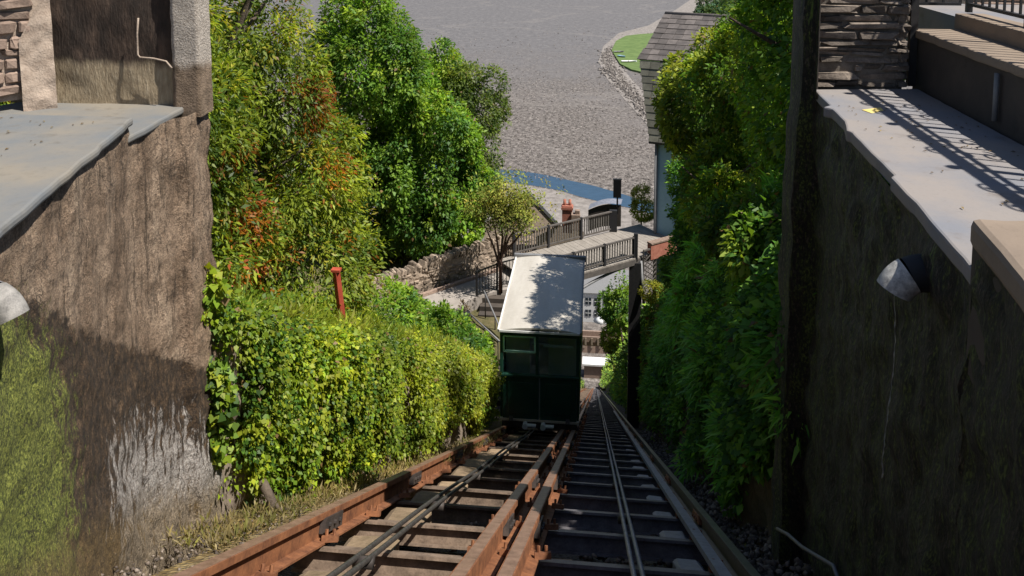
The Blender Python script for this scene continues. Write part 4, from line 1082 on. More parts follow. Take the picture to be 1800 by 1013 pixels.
rfp = [hp(-0.62, -0.5, EAV), hp(8.6, -0.5, EAV), hp(8.6, 3.2, RID), hp(-0.55, 3.2, RID), hp(-0.62, 7.5, EAV), hp(8.6, 7.5, EAV)]
roofo = MB().add(rfp, [(0, 1, 2, 3), (4, 3, 2, 5), (0, 3, 4), (1, 5, 2)]).build('roof', M['slate'], hs)
def slates(parent, P00, P10, P01, rows, wmean, mat_protos, trim_l=0.0, trim_r=0.0, th=0.03, start=0.0):
    """rows of single slates on the plane P00 + u (P10-P00) + v (P01-P00); side edges trimmed linearly with v"""
    U, Vv = P10 - P00, P01 - P00; Lu, Lv = U.length, Vv.length; u, v = U / Lu, Vv / Lv; nrm = u.cross(v).normalized()
    if nrm.z < 0 and abs(nrm.z) > 0.05: nrm = -nrm
    if abs(nrm.z) <= 0.05 and nrm.y > 0: nrm = -nrm
    h = Lv / rows
    rot = Matrix((u, v, nrm)).transposed().to_4x4()
    for j in range(rows):
        s = trim_l * (j + 0.5) / rows + start * (1 - (j + 0.5) / rows); e = Lu - trim_r * (j + 0.5) / rows
        s -= random.uniform(0, 0.1) * (start == 0)
        while s < e - 0.05:
            w = min(random.uniform(0.75, 1.25) * wmean, e - s)
            c = P00 + u * (s + w / 2) + v * ((j + 0.5) * h) + nrm * (0.03 + random.uniform(0, 0.012))
            m_ = Matrix.Translation(c) @ rot @ Matrix.Rotation(-0.06, 4, 'X') @ Matrix.Diagonal((w - 0.015, h * 1.12, th, 1))
            link('slate', mat_protos, parent, m_)
            s += w
slate_me = MB().box((0, 0, 0), (1, 1, 1)).mesh('slate', M['slate']); slate_gr = MB().box((0, 0, 0), (1, 1, 1)).mesh('slate', M['slate_green'])
VIS = 4.6
tl = 0.08
slates(roofo, hp(-0.62, -0.5, EAV), hp(VIS, -0.5, EAV), hp(-0.62, 3.2, RID), 9, 0.45, slate_me, tl, 0)
slates(lro, hp(-0.60, -1.42, -9.28), hp(3.4, -1.42, -9.28), hp(-0.60, -0.5, EAV - 0.03), 11, 0.42, slate_gr, 0.0, 0, 0.03, 0.77)
MB().tube([hp(-0.55, 3.2, RID + 0.02), hp(7.6, 3.2, RID + 0.02)], 0.10, 8).build('ridge', M['slate'], roofo, True)

# roof and chimney of a house below the bridge
c0 = at(985, 400, 52)
hb = empty('lower_house', c0, 'house below the bridge with red brick chimney and slate roof', 'house')
A_, B_ = at(928, 338, 52), at(982, 396, 52)
rr = MB().add([A_, B_, B_ + Vector((0.6, 3, -2.3)), A_ + Vector((0.6, 3.6, -2.0)), A_ + Vector((-3.0, -0.5, -2.2)), B_ + Vector((-4.2, -1.2, -2.0))], [(0, 1, 2, 3), (0, 4, 5, 1)])
rr.build('roof', M['stone_tan'], hb)
MB().bar(A_ + Vector((0, -0.05, 0.02)), B_ + Vector((0, -0.05, 0.02)), 0.16, 0.18).build('bargeboard', M['trim_grey'], hb)
MB().add([B_ + Vector((-0.1, 0.1, 0.0)), A_ + Vector((-0.1, 0.1, 0)), A_ + Vector((-0.1, 0.1, -9)), B_ + Vector((-0.1, 0.1, -7)), B_ + Vector((1.6, 0.1, -7)), B_ + Vector((1.6, 0.1, -0.4))], [(0, 1, 2, 3, 4, 5)]).build('gable_wall', M['stone_tan'], hb)
cs = at(997, 392, 50.5); ch = MB().box(cs + Vector((0, 0, 0.3)), (0.62, 0.55, 1.7)).box(cs + Vector((0, 0, 1.0)), (0.74, 0.66, 0.14)).build('chimney', M['brick_red'], hb)
for dx in (-0.16, 0.16): MB().tube([cs + Vector((dx, 0, 1.0)), cs + Vector((dx, 0, 1.5))], [0.11, 0.09], 10).build('chimney_pot', M['brick_red'], ch, True)
cs = at(1012, 384, 50.0); MB().box(cs + Vector((0, 0, -0.2)), (0.55, 0.5, 1.0)).box(cs + Vector((0.1, 0, 0.42)), (0.3, 0.3, 0.24)).build('white_gable', M['stone_pale'], hb, bevel=0.03)
sh = empty('shelter', at(1062, 366, 48), 'low shelter with a grey curved roof beyond the bridge', 'shelter')
pts = [at(1034 + 58 * t, 368 - 9 * t - 5 * math.sin(math.pi * min(1, t * 1.05)), 48) for t in np.linspace(0, 1, 12)]
m_ = MB()
for p in pts: m_.v += [tuple(p), tuple(p + Vector((0.1, 0.9, 0)))]
for k in range(11): m_.f.append((2*k, 2*k+1, 2*k+3, 2*k+2))
m_.build('curved_roof', M['slate_block'], sh, True)
m_ = MB()
for p in pts: m_.v += [tuple(p + Vector((0, 0.1, -0.08))), tuple(p + Vector((0, 0.1, -1.4)))]
for k in range(11): m_.f.append((2*k, 2*k+1, 2*k+3, 2*k+2))
m_.build('front_wall', M['steel_dark'], sh)

# ---- the lower town seen under the bridge
th = empty('white_building', (4, 262, SEA), 'white building with dark windows far below, seen under the bridge', 'building')
zb = SEA - 1
MB().box((3, 268, zb + 5), (22, 12, 10)).build('wall', M['white_paint'], th)
MB().add([(-8.6, 261.6, zb + 10), (14.6, 261.6, zb + 10), (14.6, 268, zb + 15.5), (-8.6, 268, zb + 15.5), (-8.6, 274.4, zb + 10), (14.6, 274.4, zb + 10)], [(0, 1, 2, 3), (3, 2, 5, 4)]).build('roof', M['trim_grey'], th)
for k in range(6):
    for r_ in range(2):
        x = -5.5 + k * 2.9; z = zb + 2.6 + r_ * 4.0
        w_ = MB().box((x, 261.95, z + 0.5), (1.9, 0.16, 2.2)).build('window', M['glass_dark'], th)
        MB().box((x, 261.85, z + 0.5), (0.12, 0.1, 2.2)).box((x, 261.85, z + 0.5), (1.9, 0.1, 0.12)).build('glazing_bar', M['white_paint'], w_)
tr = empty('terrace_wall', (2, 240, SEA), 'stone terrace wall of the lower station far below', 'wall')
MB().box((3, 244, SEA + 1.2), (24, 3, 6)).build('wall_body', M['stone_pale'], tr)
MB().box((3, 242.4, SEA + 4.4), (24, 0.5, 0.5)).build('coping', M['white_paint'], tr)
for k in range(8): MB().box((-6 + k * 2.4, 242.3, SEA + 2.0), (0.7, 0.3, 2.6)).build('pilaster', M['stone_tan'], tr)
um = empty('parasol', (1.2, 236, SEA), 'pale round parasol on the terrace far below', 'parasol')
c = Vector((1.5, 246, SEA + 4.6))
MB().tube([c, c + Vector((0, 0, 3.6))], 0.08, 6).build('pole', M['trim_grey'], um)
MB().tube([c + Vector((0, 0, 3.0)), c + Vector((0, 0, 3.9)), c + Vector((0, 0, 4.2))], [2.4, 1.0, 0.05], 12).build('canopy', M['white_paint'], um, True)
ub = empty('lower_bridge', (0, 150, T(150) + 8), 'small stone footbridge over the line further down the slope', 'bridge')
zb_ = at(1050, 600, 150).z
MB().box((0.5, 150, zb_), (16, 2.2, 0.8)).build('deck', M['stone_pale'], ub)
MB().box((0.5, 148.9, zb_ + 0.9), (16, 0.35, 1.0)).build('parapet', M['stone_pale'], ub)
MB().box((0.5, 151.1, zb_ + 0.9), (16, 0.35, 1.0)).build('parapet', M['stone_pale'], ub)
for k in range(13): MB().box((-6.5 + k * 1.15, 148.68, zb_ + 0.55), (0.35, 0.16, 1.3)).build('buttress', M['stone_tan'], ub)
for sx in (-5.0, 6.0): MB().box((sx, 150, (zb_ + T(150)) / 2 - 0.5), (1.6, 2, zb_ - T(150) + 0.5)).build('abutment', M['stone_tan'], ub)
hut = empty('station_hut', (0, 226, SEA), 'small white roofed station hut at the foot of the line', 'hut')
MB().box((0.2, 230, SEA + 1.0), (7, 3, 4.0)).build('wall', M['stone_pale'], hut)
MB().box((2.6, 228.4, SEA + 0.6), (1.6, 0.3, 3)).build('door', M['black_board'], hut)
MB().box((0.2, 230, SEA + 3.2), (8, 4.2, 0.5)).build('roof', M['white_paint'], hut)
P = [(random.uniform(-6, 7), random.uniform(190, 226), 0) for _ in range(500)]
P = [(x, y, T(y) + 0.2 + random.uniform(0, 0.8) + 0.25 * max(0, abs(x + 0.5) - 2.2)) for x, y, _ in P if not -2.6 < x < 1.4]
tag(link('slope_rocks', stones_mesh('slope_rocks', P, [random.uniform(0.3, 1.1) for _ in P], M['boulder'])), 'broken rocks beside the foot of the line', 'rocks', kind='stuff')
# boats on the spit
for k, (px, py, cm, lab) in enumerate(((1088, 92, 'trim_grey', 'grey dinghy pulled up on the grassy spit'), (1093, 100, 'blue_wall', 'pale blue dinghy pulled up on the grassy spit'), (1106, 109, 'white_paint', 'white boat lying at the near edge of the grassy spit'))):
    c = at_z(px, py, SEA + 0.7); bo = empty('dinghy', c, lab, 'boat', 'boats on the spit')
    m_ = MB(); L_, W_ = (14, 5) if k == 2 else (10, 4.4)
    rings = []
    for t in np.linspace(-1, 1, 9):
        w_ = W_ / 2 * (1 - max(0, t) ** 2.2) * (0.8 + 0.2 * min(1, (t + 1) * 3)); h_ = 1.0 + 0.35 * max(0, t)
        rings.append([(t * L_ / 2, -w_, h_), (t * L_ / 2, -w_ * 0.6, 0.25), (t * L_ / 2, 0, 0), (t * L_ / 2, w_ * 0.6, 0.25), (t * L_ / 2, w_, h_)])
    rot = Matrix.Rotation((0.2, -0.9, 0.1)[k], 3, 'Z')
    for r_ in rings:
        for p in r_: m_.v.append(tuple(rot @ Vector(p) + c))
    for i in range(8):
        for j in range(4): q = i * 5 + j; m_.f.append((q, q + 1, q + 6, q + 5))
    m_.f.append((0, 1, 2, 3, 4)); m_.build('hull', M[cm], bo)
    MB().box(c + rot @ Vector((-0.5, 0, 0.8)), (0.5, W_ * 0.8, 0.12), rot).build('thwart', M['plank'], bo)

# ================================================================== VEGETATION
YG = [(0.24, 0.30, 0.030, 4), (0.31, 0.35, 0.035, 3), (0.12, 0.19, 0.024, 3), (0.36, 0.38, 0.05, 1)]
HEDGE = [(0.21, 0.295, 0.020, 4), (0.14, 0.235, 0.020, 3), (0.30, 0.345, 0.026, 4), (0.06, 0.13, 0.018, 2)]
CON = [(0.20, 0.27, 0.026, 4), (0.30, 0.36, 0.034, 4), (0.085, 0.145, 0.020, 4), (0.36, 0.33, 0.04, 1)]
DEC = [(0.15, 0.29, 0.032, 4), (0.22, 0.36, 0.036, 4), (0.085, 0.19, 0.034, 3), (0.30, 0.40, 0.045, 2)]
OLV = [(0.15, 0.21, 0.035, 3), (0.21, 0.25, 0.045, 2), (0.085, 0.14, 0.03, 2)]
SHADE = [(0.11, 0.27, 0.034, 4), (0.19, 0.37, 0.045, 3), (0.06, 0.155, 0.028, 3)]
ORANGE = np.array([0.52, 0.20, 0.025]); RUST = np.array([0.46, 0.11, 0.02])

# ---- hedge: ivy hanging over the left retaining bank
def hedge_x(y): return np.interp(y, [6.3, 9, 12, 17.7], [-3.12, -3.02, -2.72, -2.58])
def hedge_top(y): return np.interp(y, [6.3, 7.5, 12, 15.5, 17.9], [1.75, 1.65, 1.7, 1.7, 1.65])
hg = empty('ivy_hedge', (-3.0, 11, T(11)), 'bright yellow green ivy hanging over the left trackside wall', 'hedge')
curtain([(-3.6, 18.0), (-2.62, 17.9), (-2.76, 12), (-3.06, 9), (-3.16, 6.3)][::1], lambda x, y: T(y) - 0.3, lambda x, y: T(y) + 1.7, 0.10, 0.10, 2.5).build('bank_wall', M['stone_tan'], hg, True)
n = 7600
y = 6.3 + 11.5 * rng.random(n) ** 1.15
v = rng.random(n)                          # 0 base .. 1 top
bulge = 0.12 * np.sin(y * 2.3) + 0.10 * np.sin(y * 5.1 + 1)
ragged = np.clip(0.12 + 0.10 * np.sin(y * 3.3) + 0.10 * np.sin(y * 7.7 + 2) + 0.10 * (y > 12.5) + 0.35 * np.exp(-((y - 15.2) / 0.5) ** 2), 0.02, 0.7)
colm = np.array([mnoise.noise(Vector((a * 3.1, b * 0.7, 7))) + 0.6 * mnoise.noise(Vector((a * 8.0, b * 2.0, 3))) for a, b in zip(y, v)])
ragged = ragged + 0.34 * np.clip(np.array([mnoise.noise(Vector((a * 2.6, 0, 4))) for a in y]), -0.4, 1)
ok = (v > ragged) & ((colm > -0.24 + 0.24 * rng.random(n)) | (v > 0.9))
y, v, bulge, colm = y[ok], v[ok], bulge[ok], colm[ok]
h = hedge_top(y) * v
cx_ = hedge_x(y) + 0.05 + 0.24 * colm + (0.10 + bulge * 0.6) * np.sin(np.clip(v, 0, 1) * 2.4) - 0.12 * np.clip(v - 0.75, 0, 1) * 4 * 0.6
cz_ = -1.25 - SL * y + h
cc = np.stack([cx_, y, cz_], 1) + 0.05 * rng.standard_normal((len(y), 3))
up_ = np.clip((v - 0.72) * 3.2, 0, 1)[:, None]
cn = unit(np.array([[1.0, -0.25, 0.15]]) * (1 - up_) + np.array([[0.35, -0.2, 1.0]]) * up_ + 0.25 * rng.standard_normal((len(y), 3)))
ct = pick(HEDGE, len(y)); yel = np.clip((y - 9.5) / 3.5, 0, 1)[:, None] * (rng.random((len(y), 1)) < 0.65)
ct = ct * (1 - yel) + np.array([0.28, 0.31, 0.03]) * yel * (0.8 + 0.4 * rng.random((len(y), 1)))
A = clumps_to_leaves(cc, cn, 0.10 + 0.09 * rng.random(len(y)), 27, 0.046, 0.7, HEDGE, 0.75, 0.6, ct, 0.25)
link('foliage', leaves_mesh('foliage', *A, M['leaf']), hg)
ng_ = 1500; yg = 6.9 + 10.8 * rng.random(ng_); xg = hedge_x(yg) - 0.05 - 0.9 * rng.random(ng_) ** 1.5
cg = np.stack([xg, yg, -1.25 - SL * yg + hedge_top(yg) + 0.05 + 0.06 * rng.standard_normal(ng_)], 1)
A = clumps_to_leaves(cg, unit(np.array([[0.15, -0.1, 1.0]]) + 0.2 * rng.standard_normal((ng_, 3))), np.full(ng_, 0.08), 12, 0.15, 0.10, [(0.30, 0.36, 0.03, 3), (0.36, 0.36, 0.05, 2), (0.19, 0.28, 0.025, 2)], -0.35, 0.4)
link('grass_blades', leaves_mesh('grass_blades', *A, M['leaf']), hg)
m_ = MB()
m_.tube([at(470, 905, 6.7), at(478, 880, 6.75), at(463, 852, 6.72), at(452, 835, 6.8), at(449, 800, 6.9)], [0.05, 0.04, 0.045, 0.03, 0.02], 8)
m_.tube([at(500, 905, 6.75), at(486, 890, 6.75), at(474, 868, 6.75)], [0.015, 0.02, 0.02], 6)
m_.build('ivy_stem', M['bark'], hg, True)

# ---- ivy spilling over the end of the left wall
iv = empty('ivy_tendrils', (-3.1, 6.3, -3), 'ivy tendrils creeping round the end of the left retaining wall', 'ivy')
cc = []; cn = []
for k in range(240):
    t = random.random(); py_ = 480 + 330 * t; px_ = 338 + 36 * t + random.gauss(0, 11) + 16 * math.sin(py_ * 0.03)
    p = at(px_, py_, 6.28); cc.append((p.x + 0.05, p.y - 0.03, p.z)); cn.append((0.7, -0.6, 0.2))
A = clumps_to_leaves(np.array(cc), unit(np.array(cn)), np.full(len(cc), 0.09), 10, 0.065, 0.85, HEDGE, 0.6, 0.6)
link('foliage', leaves_mesh('foliage', *A, M['leaf']), iv)

# ---- undergrowth over the left bank
def bank_cover(name, label, n, xr, yr, zoff, cr, per, size, aspect, pal, cat='shrubs', hfun=None, kind='stuff', droop=0.2, mat='leaf'):
    x = xr[0] + (xr[1] - xr[0]) * rng.random(n); y = yr[0] + (yr[1] - yr[0]) * rng.random(n)
    hmp = np.array([mnoise.noise(Vector((a * 0.8, b * 0.8, 5))) for a, b in zip(x, y)])
    z = np.array([ground(a, b) for a, b in zip(x, y)]) + zoff * (0.6 + hmp) + (hfun(x, y) if hfun is not None else 0)
    cc = np.stack([x, y, z], 1); cn = unit(np.array([[0.35, -0.3, 1.0]]) + 0.45 * rng.standard_normal((n, 3)))
    A = clumps_to_leaves(cc, cn, cr * (0.7 + 0.6 * rng.random(n)), per, size, aspect, pal, droop, 0.6)
    return tag(link(name, leaves_mesh(name, *A, M[mat])), label, cat, kind=kind)
bank_cover('bank_undergrowth', 'bright green undergrowth on the bank above the hedge', 3800, (-8.5, -2.85), (6.6, 24.5), 0.32, 0.20, 26, 0.055, 0.45, HEDGE, hfun=lambda x, y: -0.35 * np.clip((9.5 - y) / 2.5, 0, 1))
sb = [((-3.1, 19.6, T(19.6) + 1.5), (0.6, 0.9, 0.9)), ((-4.2, 21.0, T(21) + 1.9), (1.0, 1.3, 1.0)), ((-3.5, 16.6, T(16.6) + 1.75), (0.95, 1.5, 0.75)), ((-3.15, 18.2, T(18.2) + 1.5), (0.65, 0.9, 0.8)), ((-4.4, 15.2, T(15.2) + 2.2), (1.0, 1.5, 0.6)), ((-4.6, 18.4, T(18.4) + 2.1), (1.0, 1.4, 0.8))]
b_ = empty('leafy_bush', (-3.6, 17, T(17) + 1), 'dense green bush at the end of the hedge beside the car', 'bush')
c_, n_ = lobe_clumps(sb, 0.20); A = clumps_to_leaves(c_, n_, np.full(len(c_), 0.17), 30, 0.085, 0.55, DEC, 0.3, 0.6)
link('foliage', leaves_mesh('foliage', *A, M['leaf']), b_)
trunk_mesh(MB(), (-3.9, 17, T(17) + 1.4), (-3.7, 17, T(17) + 2.2), 0.06, 0.02, 6, 3, 0.6).build('stem', M['bark'], b_, True)

# ---- left trees
def autumn(cc, ct):
    c = ct.copy()
    spots = [(545, 185, 45), (590, 300, 22), (440, 385, 35), (435, 500, 32), (425, 265, 22), (375, 105, 14), (470, 590, 20), (560, 230, 25)]
    prj = []
    for k, p in enumerate(cc):
        d = Vector(p); cy, sy = math.cos(YAW), math.sin(YAW)
        h = -d.x * sy + d.y * cy; u = d.x * cy + d.y * sy
        zf = h * math.cos(PITCH) - d.z * math.sin(PITCH); zu = h * math.sin(PITCH) + d.z * math.cos(PITCH)
        px, py = PP_X + F_PX * u / zf, PP_Y - F_PX * zu / zf
        for sx, sy_, r_ in spots:
            if math.hypot(px - sx, py - sy_) < r_ * random.uniform(0.5, 1.25) and random.random() < 0.55:
                c[k] = (ORANGE if random.random() < 0.6 else RUST) * random.uniform(0.6, 1.1)
        if random.random() < 0.03: c[k] = ORANGE * random.uniform(0.4, 0.8)
    return c
def conifer_lobes(base, h, r, seed):
    g = random.Random(seed); L = []
    n = int(h / 0.42)
    for i in range(n):
        t = i / n; z = base[2] + 0.25 + h * t; rr = r * (1 - t) ** 0.75 * (0.85 + 0.3 * g.random()) + 0.18
        k = max(3, int(5 * rr / 0.8))
        for j in range(k):
            a = 6.283 * (j + g.random()) / k
            L.append(((base[0] + math.cos(a) * rr * 0.62, base[1] + math.sin(a) * rr * 0.62, z), (rr * 0.52, rr * 0.52, 0.42)))
    return L
for k, (bx_, by_, hh, rr_, lab) in enumerate(((-6.35, 9.3, 5.8, 2.0, 'tall yellow green conifer with orange fronds next to the left wall'),
        (-5.15, 11.8, 6.0, 1.55, 'olive green conifer flecked with orange, between left wall and leafy trees'),
        (-7.2, 12.6, 8.0, 2.2, 'dark tall conifer standing behind the orange flecked ones'))):
    base = (bx_, by_, ground(bx_, by_))
    tree('conifer', lab, conifer_lobes(base, hh, rr_, 30 + k), base, (bx_, by_, base[2] + hh), 0.30 if k < 2 else 0.5, 0.30 if k < 2 else 0.4, 40, 0.088 if k < 2 else 0.11, 0.32, CON if k < 2 else OLV, 'trees on the left bank', 0.45, 0.5, 12, 0.14,
         tintfn=autumn, seed=k, spread=1.0, inner=0.2)
LT = [('broadleaf_tree', 'large bright green leafy tree behind the roadside wall', (-7.4, 33.2), (-7.1, 33.0, -9.6), (2.3, 2.0, 4.1), 30, DEC, 5),
      ('broadleaf_tree', 'tall green leafy tree next to the orange flecked conifers', (-9.6, 32.4), (-9.3, 32.2, -8.2), (2.5, 2.2, 5.6), 34, DEC, 6),
      ('broadleaf_tree', 'olive green small leaved tree, rightmost of the left group, against the beach', (-5.6, 35.6), (-5.4, 35.6, -9.3), (1.55, 1.5, 3.3), 22, OLV, 7),
      ('broadleaf_tree', 'mid green rounded tree just above the roadside wall', (-6.2, 33.6), (-6.0, 33.4, -11.9), (1.7, 1.3, 1.9), 18, DEC, 8),
      ('broadleaf_tree', 'yellow green tree top between the tall green tree and the olive one', (-7.1, 36.5), (-7.2, 36.5, -7.9), (1.7, 1.5, 2.6), 18, DEC[1:], 9)]
for nm, lab, (bx_, by_), c, r, nl, pal, sd in LT:
    base = (bx_, by_, ground(bx_, by_))
    tree(nm, lab, make_lobes(c, r, nl, 0.42, sd), base, (c[0], c[1], c[2] + 0.5), 0.40, 0.33, 34, 0.15 if pal is not OLV else 0.12, 0.55, pal, 'trees on the left bank', 0.3, 0.55, 9, 0.15, seed=sd)
# slender tree behind the car
tb = at(880, 492, 29.3); tb.z = -13.7
vt = empty('slender_tree', tb, 'slender many stemmed tree with thin yellowish crown behind the car', 'tree')
m_ = MB(); tips = []
for k, (px, py) in enumerate(((852, 395), (866, 380), (880, 372), (896, 378), (914, 388), (926, 398))):
    q = at(px, py, 29.3 + random.uniform(-.5, .5)); f = tb + Vector((0, 0, 0.9 + 0.1 * k))
    m_.tube([tb, f, f.lerp(q, 0.5) + Vector((random.uniform(-.1, .1), 0, 0.05)), q], [0.075, 0.06, 0.035, 0.012], 7); tips.append(q)
    tips.append(f.lerp(q, 0.75))
m_.build('trunk', M['bark_red'], vt, True)
cl = []
for k in range(420):
    px, py = random.gauss(886, 27), random.gauss(366, 22)
    if py > 420: continue
    cl.append(at(px, py, 29.3 + random.gauss(0, 0.5)))
A = clumps_to_leaves(np.array(cl), unit(np.array([[0.2, -0.4, 0.8]]) + 0.4 * rng.standard_normal((len(cl), 3))), np.full(len(cl), 0.22), 22, 0.10, 0.45, [(0.26, 0.29, 0.04, 3), (0.30, 0.27, 0.05, 2), (0.15, 0.20, 0.03, 2)], 0.2, 0.8)
link('crown', leaves_mesh('crown', *A, M['leaf_matt']), vt)

# ---- right bank: shaded wall under ferns and ivy
rb = empty('ferny_bank', (1.9, 15, T(15)), 'steep dark bank covered with shaded ferns and ivy right of the track', 'bank')
curtain([(1.80, 7.0), (1.72, 9), (1.74, 15), (1.92, 20), (2.36, 31), (2.40, 44)], lambda x, y: T(y) - 0.6, lambda x, y: T(y) + 0.5 * np.interp(y, *BR), 0.16, 0.16, 1.4, 0.0).build('rock_face', M['earth'], rb, True)
n = 8200
y = 7.1 + 37 * rng.random(n) ** 1.7; v = rng.random(n); H_ = np.interp(y, *BR)
hol = np.array([mnoise.noise(Vector((a * 0.55, b * 1.6, 12))) for a, b in zip(y, v)])
ok = (v > (0.16 + 0.14 * np.sin(y * 1.9) + 0.08 * np.sin(y * 5.3))) & (hol > -0.28 + 0.15 * rng.random(n)); y, v, H_, hol = y[ok], v[ok], H_[ok], hol[ok]
nz = np.array([mnoise.noise(Vector((a * 0.9, b * 3.0, 1))) for a, b in zip(y, v)])
x = np.interp(y, [7, 9, 15, 20, 31, 44], [1.78, 1.65, 1.60, 1.72, 2.18, 2.25]) - 0.02 - 0.30 * nz - 0.35 * hol + np.interp(v, [0, 0.5, 0.8, 1.0], [0, 0.05, 0.65, 1.35])
cc = np.stack([x, y, -1.25 - SL * y + v * H_ * 1.05], 1)
cn = unit(np.array([[-0.8, -0.45, 0.45]]) * (1 - 0.5 * v[:, None]) + np.array([[0, -0.1, 0.7]]) * v[:, None] + 0.35 * rng.standard_normal((len(y), 3)))
big = nz > 0.2
A1 = clumps_to_leaves(cc[big], cn[big], np.full(big.sum(), 0.24), 26, 0.17, 0.16, [(0.14, 0.38, 0.045, 3), (0.23, 0.45, 0.06, 2)], 0.5, 0.6)
A2 = clumps_to_leaves(cc[~big], cn[~big], np.full((~big).sum(), 0.20), 26, 0.085, 0.65, SHADE, 0.5, 0.6)
n2 = 2600; y2 = 29 + 60 * rng.random(n2) ** 1.3; v2 = rng.random(n2)
c2 = np.stack([np.interp(y2, [29, 31, 90], [2.1, 2.15, 2.2]) + 0.15 * rng.standard_normal(n2), y2, -1.25 - SL * y2 + v2 * 0.75 * np.interp(y2, *BR)], 1)
A3 = clumps_to_leaves(c2, unit(np.array([[-0.8, -0.45, 0.45]]) + 0.35 * rng.standard_normal((n2, 3))), 0.2 + 0.006 * (y2 - 29), 16, 0.17, 0.6, DEC + SHADE, 0.4, 0.6)
A2 = [np.concatenate([p, q]) for p, q in zip(A2, A3)]
link('ferns', leaves_mesh('ferns', *A1, M['leaf']), rb); link('ivy', leaves_mesh('ivy', *A2, M['leaf']), rb)
for k, (by_, hh, rx_, pal, lab) in enumerate(((9.6, 3.0, 0.42, DEC, 'leafy bush on the right bank nearest the dark pier'), (12.2, 3.9, 0.5, YG[:3] + DEC, 'light green bush hanging from the right bank above the track'),
        (15.2, 3.2, 0.42, SHADE + DEC[:2], 'dark green bush low on the right bank opposite the hedge'), (19.2, 4.4, 0.55, DEC, 'green bush on the bank rim opposite the car'), (23.6, 3.4, 0.5, SHADE + DEC[:1], 'shaded bush on the right bank beyond the car front'))):
    c = Vector((np.interp(by_, [7, 15, 20, 31], [1.95, 1.95, 2.15, 2.45]) + 0.1 * (hh - 3), by_, T(by_) + hh))
    b_ = empty('bank_bush', (c.x + 0.3, c.y, c.z - 0.6), lab, 'bush', 'bushes on the right bank')
    c_, n_ = lobe_clumps(make_lobes(tuple(c), (rx_, rx_ * 1.9, rx_ * 1.5), 9, 0.5, 50 + k), 0.17)
    A = clumps_to_leaves(c_, n_, np.full(len(c_), 0.17), 24, 0.095, 0.55, pal, 0.4, 0.6)
    link('foliage', leaves_mesh('foliage', *A, M['leaf']), b_)
    trunk_mesh(MB(), (c.x + 0.35, c.y, c.z - 0.5), tuple(c), 0.05, 0.015, 7, 60 + k, 0.5).build('stem', M['bark'], b_, True)
# sunlit scrub on the rim of the bank
bank_cover('rim_scrub', 'sunlit scrub along the top of the right bank', 1300, (1.7, 6), (7.3, 30), 0.4, 0.25, 18, 0.09, 0.5, OLV + [(0.22, 0.19, 0.05, 2)])

# ---- right trees
RT = [('broadleaf_tree', 'sunlit yellow green tree hiding the lower part of the slate roof', (3.4, 22.2), (2.95, 22.2, -4.9), (1.5, 1.9, 1.95), 20, YG, 15, 0.115),
      ('broadleaf_tree', 'dark leafy tree between slate roof and right wall pier', (4.4, 15.5), (3.6, 15.6, -2.6), (0.95, 2.0, 2.7), 22, DEC + YG[:1], 16, 0.10),
      ('broadleaf_tree', 'dense shaded tree just behind the slate pier', (3.6, 11.2), (2.72, 11.3, -1.6), (0.62, 1.5, 2.1), 18, DEC, 17, 0.10),
      ('broadleaf_tree', 'full bright green crown filling the gap between slate roof and right wall', (3.9, 19.4), (3.35, 19.5, -3.9), (1.2, 1.9, 2.1), 22, YG + DEC, 21, 0.105),
      ('broadleaf_tree', 'glossy leaved shrub tree on the rim of the right bank', (3.1, 18.2), (2.75, 18.2, -6.0), (0.75, 1.6, 1.2), 16, YG[:3] + SHADE[:1], 19, 0.11),
      ('broadleaf_tree', 'low dark green tree leaning over the bank right of the bridge', (3.9, 27), (3.3, 26.6, -9.6), (1.0, 1.9, 2.3), 18, DEC[:1] + SHADE, 18, 0.11),
      ('broadleaf_tree', 'tall bright green tree rising behind the slate roof', (15.5, 52), (15, 52, -3.5), (4.5, 4.5, 6.0), 24, DEC, 20, 0.24)]
for nm, lab, (bx_, by_), c, r, nl, pal, sd, sz in RT:
    base = (bx_, by_, ground(bx_, by_))
    fr_ = 3.2 if by_ > 40 else 1.0
    tree(nm, lab, make_lobes(c, r, nl, 0.44, sd), base, (c[0], c[1], c[2] + 0.4), 0.30 * fr_, 0.25 * fr_, 30, sz * (1.6 if by_ > 40 else 1), 0.55, pal, 'trees on the right bank', 0.3, 0.55, 9, 0.12, seed=sd)
yb_ = at(1145, 512, 29.5)
bsh = empty('yellow_bush', yb_, 'small yellow green bush below the lattice panel', 'bush')
c_, n_ = lobe_clumps([(tuple(yb_), (0.42, 0.4, 0.36))], 0.14); A = clumps_to_leaves(c_, n_, np.full(len(c_), 0.12), 20, 0.07, 0.5, [(0.26, 0.27, 0.03, 2), (0.18, 0.22, 0.03, 1)])
link('foliage', leaves_mesh('foliage', *A, M['leaf']), bsh)
MB().tube([yb_ + Vector((0, 0, -0.9)), yb_], [0.04, 0.02], 6).build('stem', M['bark'], bsh, True)
yb_ = at(1128, 345, 37)
bsh = empty('yellow_bush', yb_, 'yellowish bush behind the sign board beside the blue house', 'bush')
c_, n_ = lobe_clumps([(tuple(yb_), (0.42, 0.4, 0.5)), ((yb_.x + 0.1, yb_.y, yb_.z - 0.6), (0.55, 0.5, 0.5))], 0.15); A = clumps_to_leaves(c_, n_, np.full(len(c_), 0.13), 18, 0.09, 0.5, [(0.36, 0.37, 0.06, 2), (0.27, 0.31, 0.06, 1)])
link('foliage', leaves_mesh('foliage', *A, M['leaf']), bsh)
MB().tube([yb_ + Vector((0, 0, -2.0)), yb_], [0.05, 0.02], 6).build('stem', M['bark'], bsh, True)
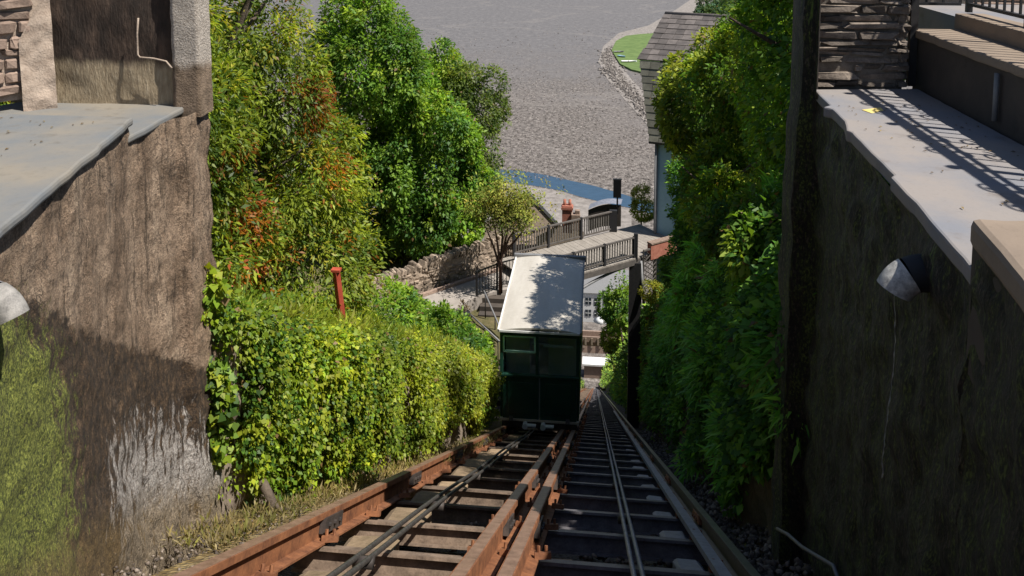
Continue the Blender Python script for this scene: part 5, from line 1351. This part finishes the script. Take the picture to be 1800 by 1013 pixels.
# trees and bushes beyond the bridge, right of the line
for k, (px, py, Y_, r, pal, lab) in enumerate(((1083, 530, 46, (0.9, 1.2, 1.6), DEC, 'green bush seen under the bridge beside its pier'), (1085, 590, 58, (1.0, 1.4, 1.9), YG, 'yellow green bush lower down under the bridge'))):
    c = at(px, py, Y_); b_ = empty('trackside_bush', (c.x + 0.8, c.y, T(Y_) + 2), lab, 'bush')
    c_, n_ = lobe_clumps(make_lobes(tuple(c), r, 8, 0.45, k), 0.32); A = clumps_to_leaves(c_, n_, np.full(len(c_), 0.25), 20, 0.16, 0.55, pal)
    link('foliage', leaves_mesh('foliage', *A, M['leaf']), b_)
    MB().tube([(c.x + 0.8, c.y, T(Y_) + 1.5), tuple(c)], [0.1, 0.04], 6).build('stem', M['bark'], b_, True)
# scrub down the whole slope
n = 4500; y = 33.5 + 180 * rng.random(n) ** 1.7; sd = rng.random(n) < 0.5
x = np.where(sd, 1.9 + 16 * rng.random(n) ** 2.4, -3.4 - 16 * rng.random(n) ** 2)
z = np.array([ground(a, b) for a, b in zip(x, y)]) + np.where(y < 45, -3.0 * rng.random(n) ** 2, 0.3)
cc = np.stack([x, y, z], 1); cn = unit(np.array([[0, -0.4, 1.0]]) + 0.4 * rng.standard_normal((n, 3)))
A = clumps_to_leaves(cc, cn, np.clip(0.25 + (y - 33) * 0.03, 0, 1.1), 16, 0.26, 0.55, DEC + OLV)
tag(link('slope_scrub', leaves_mesh('slope_scrub', *A, M['leaf_matt'])), 'green scrub covering the slope far below the bridge', 'scrub', kind='stuff')
# weeds and dry grass at the foot of the hedge and along the left rail
n = 900; y = 5.2 + 13 * rng.random(n) ** 1.3; x = np.interp(y, [5, 9, 12, 18], [-3.05, -2.95, -2.65, -2.5]) + 0.45 * rng.random(n)
cc = np.stack([x, y, -1.25 - SL * y - 0.12], 1)
A = clumps_to_leaves(cc, unit(np.array([[0, 0, 1.0]]) + 0.3 * rng.standard_normal((n, 3))), np.full(n, 0.06), 7, 0.07, 0.16, [(0.22, 0.17, 0.06, 3), (0.15, 0.14, 0.03, 2), (0.30, 0.24, 0.12, 1)], -0.5, 0.6)
tag(link('dry_grass', leaves_mesh('dry_grass', *A, M['leaf_matt'])), 'dry grass and weeds along the foot of the hedge', 'grass', kind='stuff')

# fallen leaves on the two ledges
cl = np.concatenate([np.stack([-3.3 - 1.6 * rng.random(60), 4.2 + 1.0 * rng.random(60), np.full(60, -1.343)], 1), np.stack([1.75 + 0.8 * rng.random(90), 3.6 + 3.3 * rng.random(90), np.full(90, -1.393)], 1)])
n = len(cl); a = rng.random(n) * 6.28
me = leaves_mesh('leaf_litter', cl, np.stack([np.cos(a), np.sin(a), 0.15 * rng.random(n)], 1), np.tile([0.0, 0.0, 1.0], (n, 1)), 0.012 + 0.022 * rng.random(n), 0.007 + 0.010 * rng.random(n), pick([(0.16, 0.10, 0.04, 2), (0.25, 0.18, 0.07, 1), (0.08, 0.05, 0.025, 2)], n), M['leaf_matt'])
tag(link('leaf_litter', me), 'dry fallen leaves scattered on the two side ledges', 'leaves', kind='stuff')
